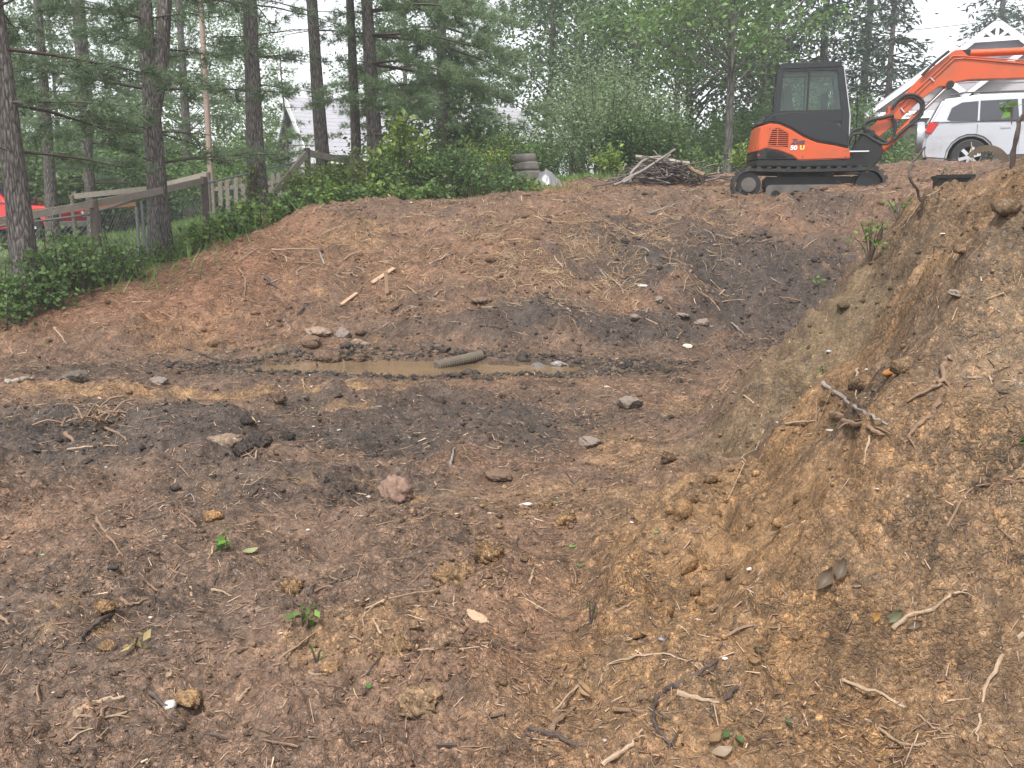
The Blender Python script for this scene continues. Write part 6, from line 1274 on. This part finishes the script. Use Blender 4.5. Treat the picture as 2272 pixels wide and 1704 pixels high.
bstick('puddle_stub', [px(583, 789, 9.95), px(585, 806, 9.93), px(584, 828, 9.9)], .012, 'root_dark', 'dark twig standing at the left end of the puddle', 'twig')
bstick('puddle_stub', [px(703, 806, 9.8), px(704, 814, 9.8)], .012, 'root_dark', 'tiny dark stub poking out of the puddle', 'twig')
lie('bark_strip', [(12, 852), (40, 848), (73, 842)], .035, 'wood_old', 'pale bark strip on the pit floor at the left edge', 'bark')
bk_ = gp(251, 1271, .012); tag(MB().tube([bk_ - Vector((.022, 0, 0)), bk_ + Vector((.022, .006, 0))], .011, 12).build('black_tube', M_RUB), 'short black plastic tube on the left foreground soil', 'tube')
# brush clump
mb = MB(); q = gp(212, 945)
for k in range(46):
    a = random.uniform(0, 6.28); L = random.uniform(.06, .24); x0 = q + Vector((random.gauss(0, .13), random.gauss(0, .08), random.uniform(0, .1))); d = Vector((math.cos(a), math.sin(a), random.uniform(-.1, .7))).normalized() * L; mb.tube(cr([x0, x0 + d * .5 + Vector((0, 0, .03)), x0 + d], 4), random.uniform(.003, .008), 4, caps=False)
tag(mb.build('brush_clump', MT['root_tan']), 'clump of broken brown brush on the left pit floor', 'brush')
def flat_leaf(u, v, L, col, label, name='dry_leaf', curl=.5, ang=0, group=None, lift=.01):
    L *= .68
    n = 7; V = []; q = gp(u, v, lift)
    for i in range(n):
        t = i / (n - 1); w_ = L * .24 * math.sin(math.pi * min(1, t * .95 + .02)) ** 1.15 * random.uniform(.85, 1.15)
        for s_ in (-1, -.5, 0, .5, 1): V.append(((t - .5) * L, w_ * s_, curl * L * .35 * (abs(s_) ** 1.5) * .6 + curl * L * .25 * (2 * t - 1) ** 2 + .002 * s_))
    V = np.array(V); idx = np.arange(n * 5).reshape(n, 5); F = np.stack([idx[:-1, :-1], idx[:-1, 1:], idx[1:, 1:], idx[1:, :-1]], -1).reshape(-1, 4)
    o = mesh_np(name, V, F, MT['leaf'], None, np.tile(col, (len(V), 1))); o.location = q; e = .05
    nx = (gz(q.x + e, q.y) - gz(q.x - e, q.y)) / (2 * e); ny = (gz(q.x, q.y + e) - gz(q.x, q.y - e)) / (2 * e)
    o.rotation_mode = 'QUATERNION'; o.rotation_quaternion = Vector((-nx * .6, -ny * .6, 1)).to_track_quat('Z', 'Y') @ Matrix.Rotation(ang, 3, 'Z').to_quaternion()
    return tag(o, label, 'leaf', group)
DRY = (.30, .19, .10); GRYL = (.17, .13, .095)
for a in [(1297, 1544, .11, (.42, .29, .17), 'large curled dry leaf under the arching straw root', 'dry_leaf', .7, -.9), (1829, 1304, .13, GRYL, 'grey-brown folded leaf low on the mound, left of a pair', 'dry_leaf', .8, 1.1), (1865, 1280, .12, GRYL, 'grey-brown folded leaf low on the mound, right of a pair', 'dry_leaf', .8, 1.4), (1900, 1308, .05, (.22, .16, .12), 'small brown leaf beside the folded pair', 'dry_leaf', .6, .2), (1716, 1195, .13, (.26, .18, .11), 'long brown leaf at the left foot of the mound face', 'dry_leaf', .5, 1.2), (1680, 1450, .055, (.10, .09, .06), 'dark curled leaf at the foot of the mound', 'dry_leaf', .7, -.3), (1670, 1478, .07, DRY, 'brown curled leaf under the dark one', 'dry_leaf', .7, -.4), (1945, 1380, .06, (.36, .19, .05), 'yellow-brown leaf near the forked pale root', 'dry_leaf', .4, 1.3), (1985, 1390, .09, (.16, .16, .09), 'olive leaf under the forked pale root', 'dry_leaf', .4, .9), (2030, 1400, .08, GRYL, 'dull brown leaf right of the olive leaf', 'dry_leaf', .6, .7), (1608, 1470, .028, (.7, .7, .68), 'small white scrap on the foreground soil', 'paper_scrap', .1, .2),
          (560, 941, .16, (.58, .42, .25), 'pale tan leaf-like splinter on the left pit floor', 'dry_leaf', .5, .6), (374, 1508, .05, (.42, .33, .22), 'pale leaf scrap at the left foreground', 'dry_leaf', .4, .3), (555, 1228, .12, (.38, .40, .20), 'pale yellowish leaf left of centre', 'dry_leaf', .3, -.2), (1600, 1680, .10, (.36, .28, .2), 'pale leaf at the bottom edge', 'dry_leaf', .4, .2), (1585, 1650, .09, (.28, .18, .1), 'brown leaf above the pale leaf at the bottom edge', 'dry_leaf', .5, .8), (1270, 1218, .05, (.12, .30, .05), 'bright green leaf near the mound foot', 'green_leaf', .3, 1.2), (1288, 1262, .04, (.12, .28, .06), 'small green leaf below the bright one', 'green_leaf', .3, .6), (95, 1238, .03, (.25, .42, .2), 'tiny pale green leaf at the left edge', 'green_leaf', .2, 0), (1455, 1187, .035, (.15, .3, .08), 'small green leaf on the mound foot', 'green_leaf', .3, .4), (1190, 1355, .05, (.4, .28, .2), 'pinkish dry leaf right of the clod heap', 'dry_leaf', .5, .1),
          (1610, 1640, .06, (.09, .14, .05), 'dark green leaf at the bottom right of centre', 'green_leaf', .4, .4), (1640, 1652, .07, (.10, .16, .06), 'dark green leaf next to the first dark green one', 'green_leaf', .4, 1.3), (1750, 1612, .06, (.08, .13, .06), 'lone dark green leaf in the lower right soil', 'green_leaf', .4, 1.5), (820, 1530, .05, (.09, .2, .05), 'green leaf at the bottom left of centre', 'green_leaf', .3, .3)]:
    flat_leaf(*a[:5], name=a[5], curl=a[6], ang=a[7])
# seedlings
def seedling(u, v, h, n, leaf, label, cols, name='seedling', spread=.5, Y=None):
    q = gp(u, v) if Y is None else px(u, v, Y); S = empty(name, q, 0, label, 'seedling'); P = []; mb = MB()
    for k in range(max(2, n // 5)):
        a = random.uniform(0, 6.28); e = Vector((math.cos(a) * h * spread * random.random(), math.sin(a) * h * spread * random.random(), h * random.uniform(.5, 1))); mb.tube(cr([(0, 0, -.02), e * .5 + Vector((0, 0, .1 * h)), e], 5), .0035, 4, caps=False)
        for j in range(5): P.append(tuple(e * random.uniform(.45, 1.05) + Vector((random.gauss(0, leaf * .4), random.gauss(0, leaf * .4), 0))))
    mb.build('stem', MT['twig'], S); V, F, C = leaf_cloud(np.array(P), leaf, cols, .1, .5); mesh_np('foliage', V, F, MT['leaf'], S, C, smooth=False)
BG = [(.13, .26, .05), (.17, .31, .06), (.10, .2, .045)]
for (u, v, h, n, lf, lab) in ((1930, 585, .35, 45, .055, 'leafy light green weed on the mound shoulder'), (1955, 530, .28, 35, .05, 'light green weed trailing above the leafy one'), (1990, 490, .2, 25, .045, 'small weed at the foot of the bent root'), (1816, 645, .2, 12, .075, 'upright green seedling beyond the mound shoulder'), (670, 1392, .07, 8, .05, 'green grassy sprig below the large clod'), (703, 1474, .08, 14, .025, 'feathery green sprig in the left foreground'), (500, 1212, .06, 8, .07, 'pale green wilted sprig left of centre'), (1310, 1385, .09, 14, .014, 'wispy seedling left of the mound foot'), (300, 1440, .05, 8, .05, 'dry grass sprig right of the small tan clod'), (2090, 395, .22, 12, .06, 'yellow-green leaves beside the black bin'), (2200, 360, .25, 15, .05, 'yellow-green leaves on the mound crest'), (2245, 268, .2, 8, .07, 'leaves hanging at the right edge over the SUV'), (1825, 830, .05, 4, .025, 'tiny green shoot on the grey root'), (2268, 1000, .06, 6, .03, 'green moss tuft at the right edge')):
    seedling(u, v, h, n, lf, lab, BG if 'dry' not in lab else [(.4, .32, .15)], Y=5.9 if v == 268 else None)
# ------------------------------------------------------------------ mound crest things
b0 = gp(2047, 480, -.05); Yc = b0.y
bstick('bent_root', [b0, px(2044, 449, Yc), px(2035, 424, Yc), px(2022, 400, Yc - .03), px(2018, 380, Yc), px(2029, 358, Yc + .04), px(2053, 326, Yc + .06)], .012, 'root_dark', 'dark bent root standing up from the mound crest', 'root', taper=.7, n=18)
b1 = gp(2246, 372, -.05); bstick('upright_stick', [b1, px(2248, 335, b1.y), px(2258, 285, b1.y), px(2278, 245, b1.y)], .018, 'root_dark', 'dark stick standing at the right edge of the mound crest', 'stick', taper=.8)
b2 = gp(2160, 388, -.05); tag(MB().bar(b2, px(2155, 315, b2.y + .02), .02, .016).build('stake', MT['wood_new']), 'pale wooden stake in front of the SUV rear wheel', 'stake')
b3 = px(2112, 420, 7.6); BX = tag(empty('black_bin', (b3.x, b3.y, px(2090, 390, 7.6).z - .26), rad(-18)), 'black plastic bin half buried behind the mound crest', 'bin')
zt_ = .26; w_ = .13
for (x0, x1, y0, y1) in ((-w_, w_, -.15, -.135), (-w_, w_, .135, .15), (-w_, -w_ + .015, -.134, .134), (w_ - .015, w_, -.134, .134)): MB().box(x0, x1, y0, y1, -.05, zt_).build('side', M_BK2, BX)
for (x0, x1, y0, y1) in ((-w_ - .012, w_ + .012, -.165, -.151), (-w_ - .012, w_ + .012, .151, .165)): MB().box(x0, x1, y0, y1, zt_ - .025, zt_ + .004).build('rim', M_BK2, BX)
MB().box(-w_ + .016, w_ - .016, -.133, .133, -.04, -.02).build('bottom', M_BK2, BX)
b4 = gp(2208, 384, -.06); mb = MB(); n = 22; o_ = []; i_ = []
for k in range(n + 1):
    t = k / n; a = rad(10 + 130 * t); R = .155; o_.append((R * math.cos(a), R * math.sin(a))); rr_ = .105 + .02 * t - (.014 if k % 2 else 0); i_.append((rr_ * math.cos(a), rr_ * math.sin(a) ))
mb.prism(o_ + i_[::-1], -.004, .004); BL = mb.build('toothed_blade', plain('rusty_steel', (.10, .075, .05), .8, var=.4, scale=20)); q = px(2196, 348, b4.y); BL.location = (q.x - .02, b4.y, q.z - .075); BL.rotation_euler = (0, rad(-6), rad(-12)); tag(BL, 'rusty curved toothed blade standing on the mound crest', 'blade')
# ------------------------------------------------------------------ rain haze
mh = bpy.data.materials.new('haze'); mh.use_nodes = True; mh.node_tree.nodes.remove(mh.node_tree.nodes['Principled BSDF'])
pv = mh.node_tree.nodes.new('ShaderNodeVolumePrincipled'); pv.inputs['Color'].default_value = (.93, .95, .97, 1); pv.inputs['Density'].default_value = HAZE; pv.inputs['Anisotropy'].default_value = .3
mh.node_tree.links.new(pv.outputs[0], mh.node_tree.nodes['Material Output'].inputs['Volume'])
hz = MB().box(-402, 402, -42, 702, float(min(_z.min(), z2.min())) - 1.0, 24.5).build('haze', mh); tag(hz, 'thin rain haze filling the air over the yard', 'haze', kind='stuff')
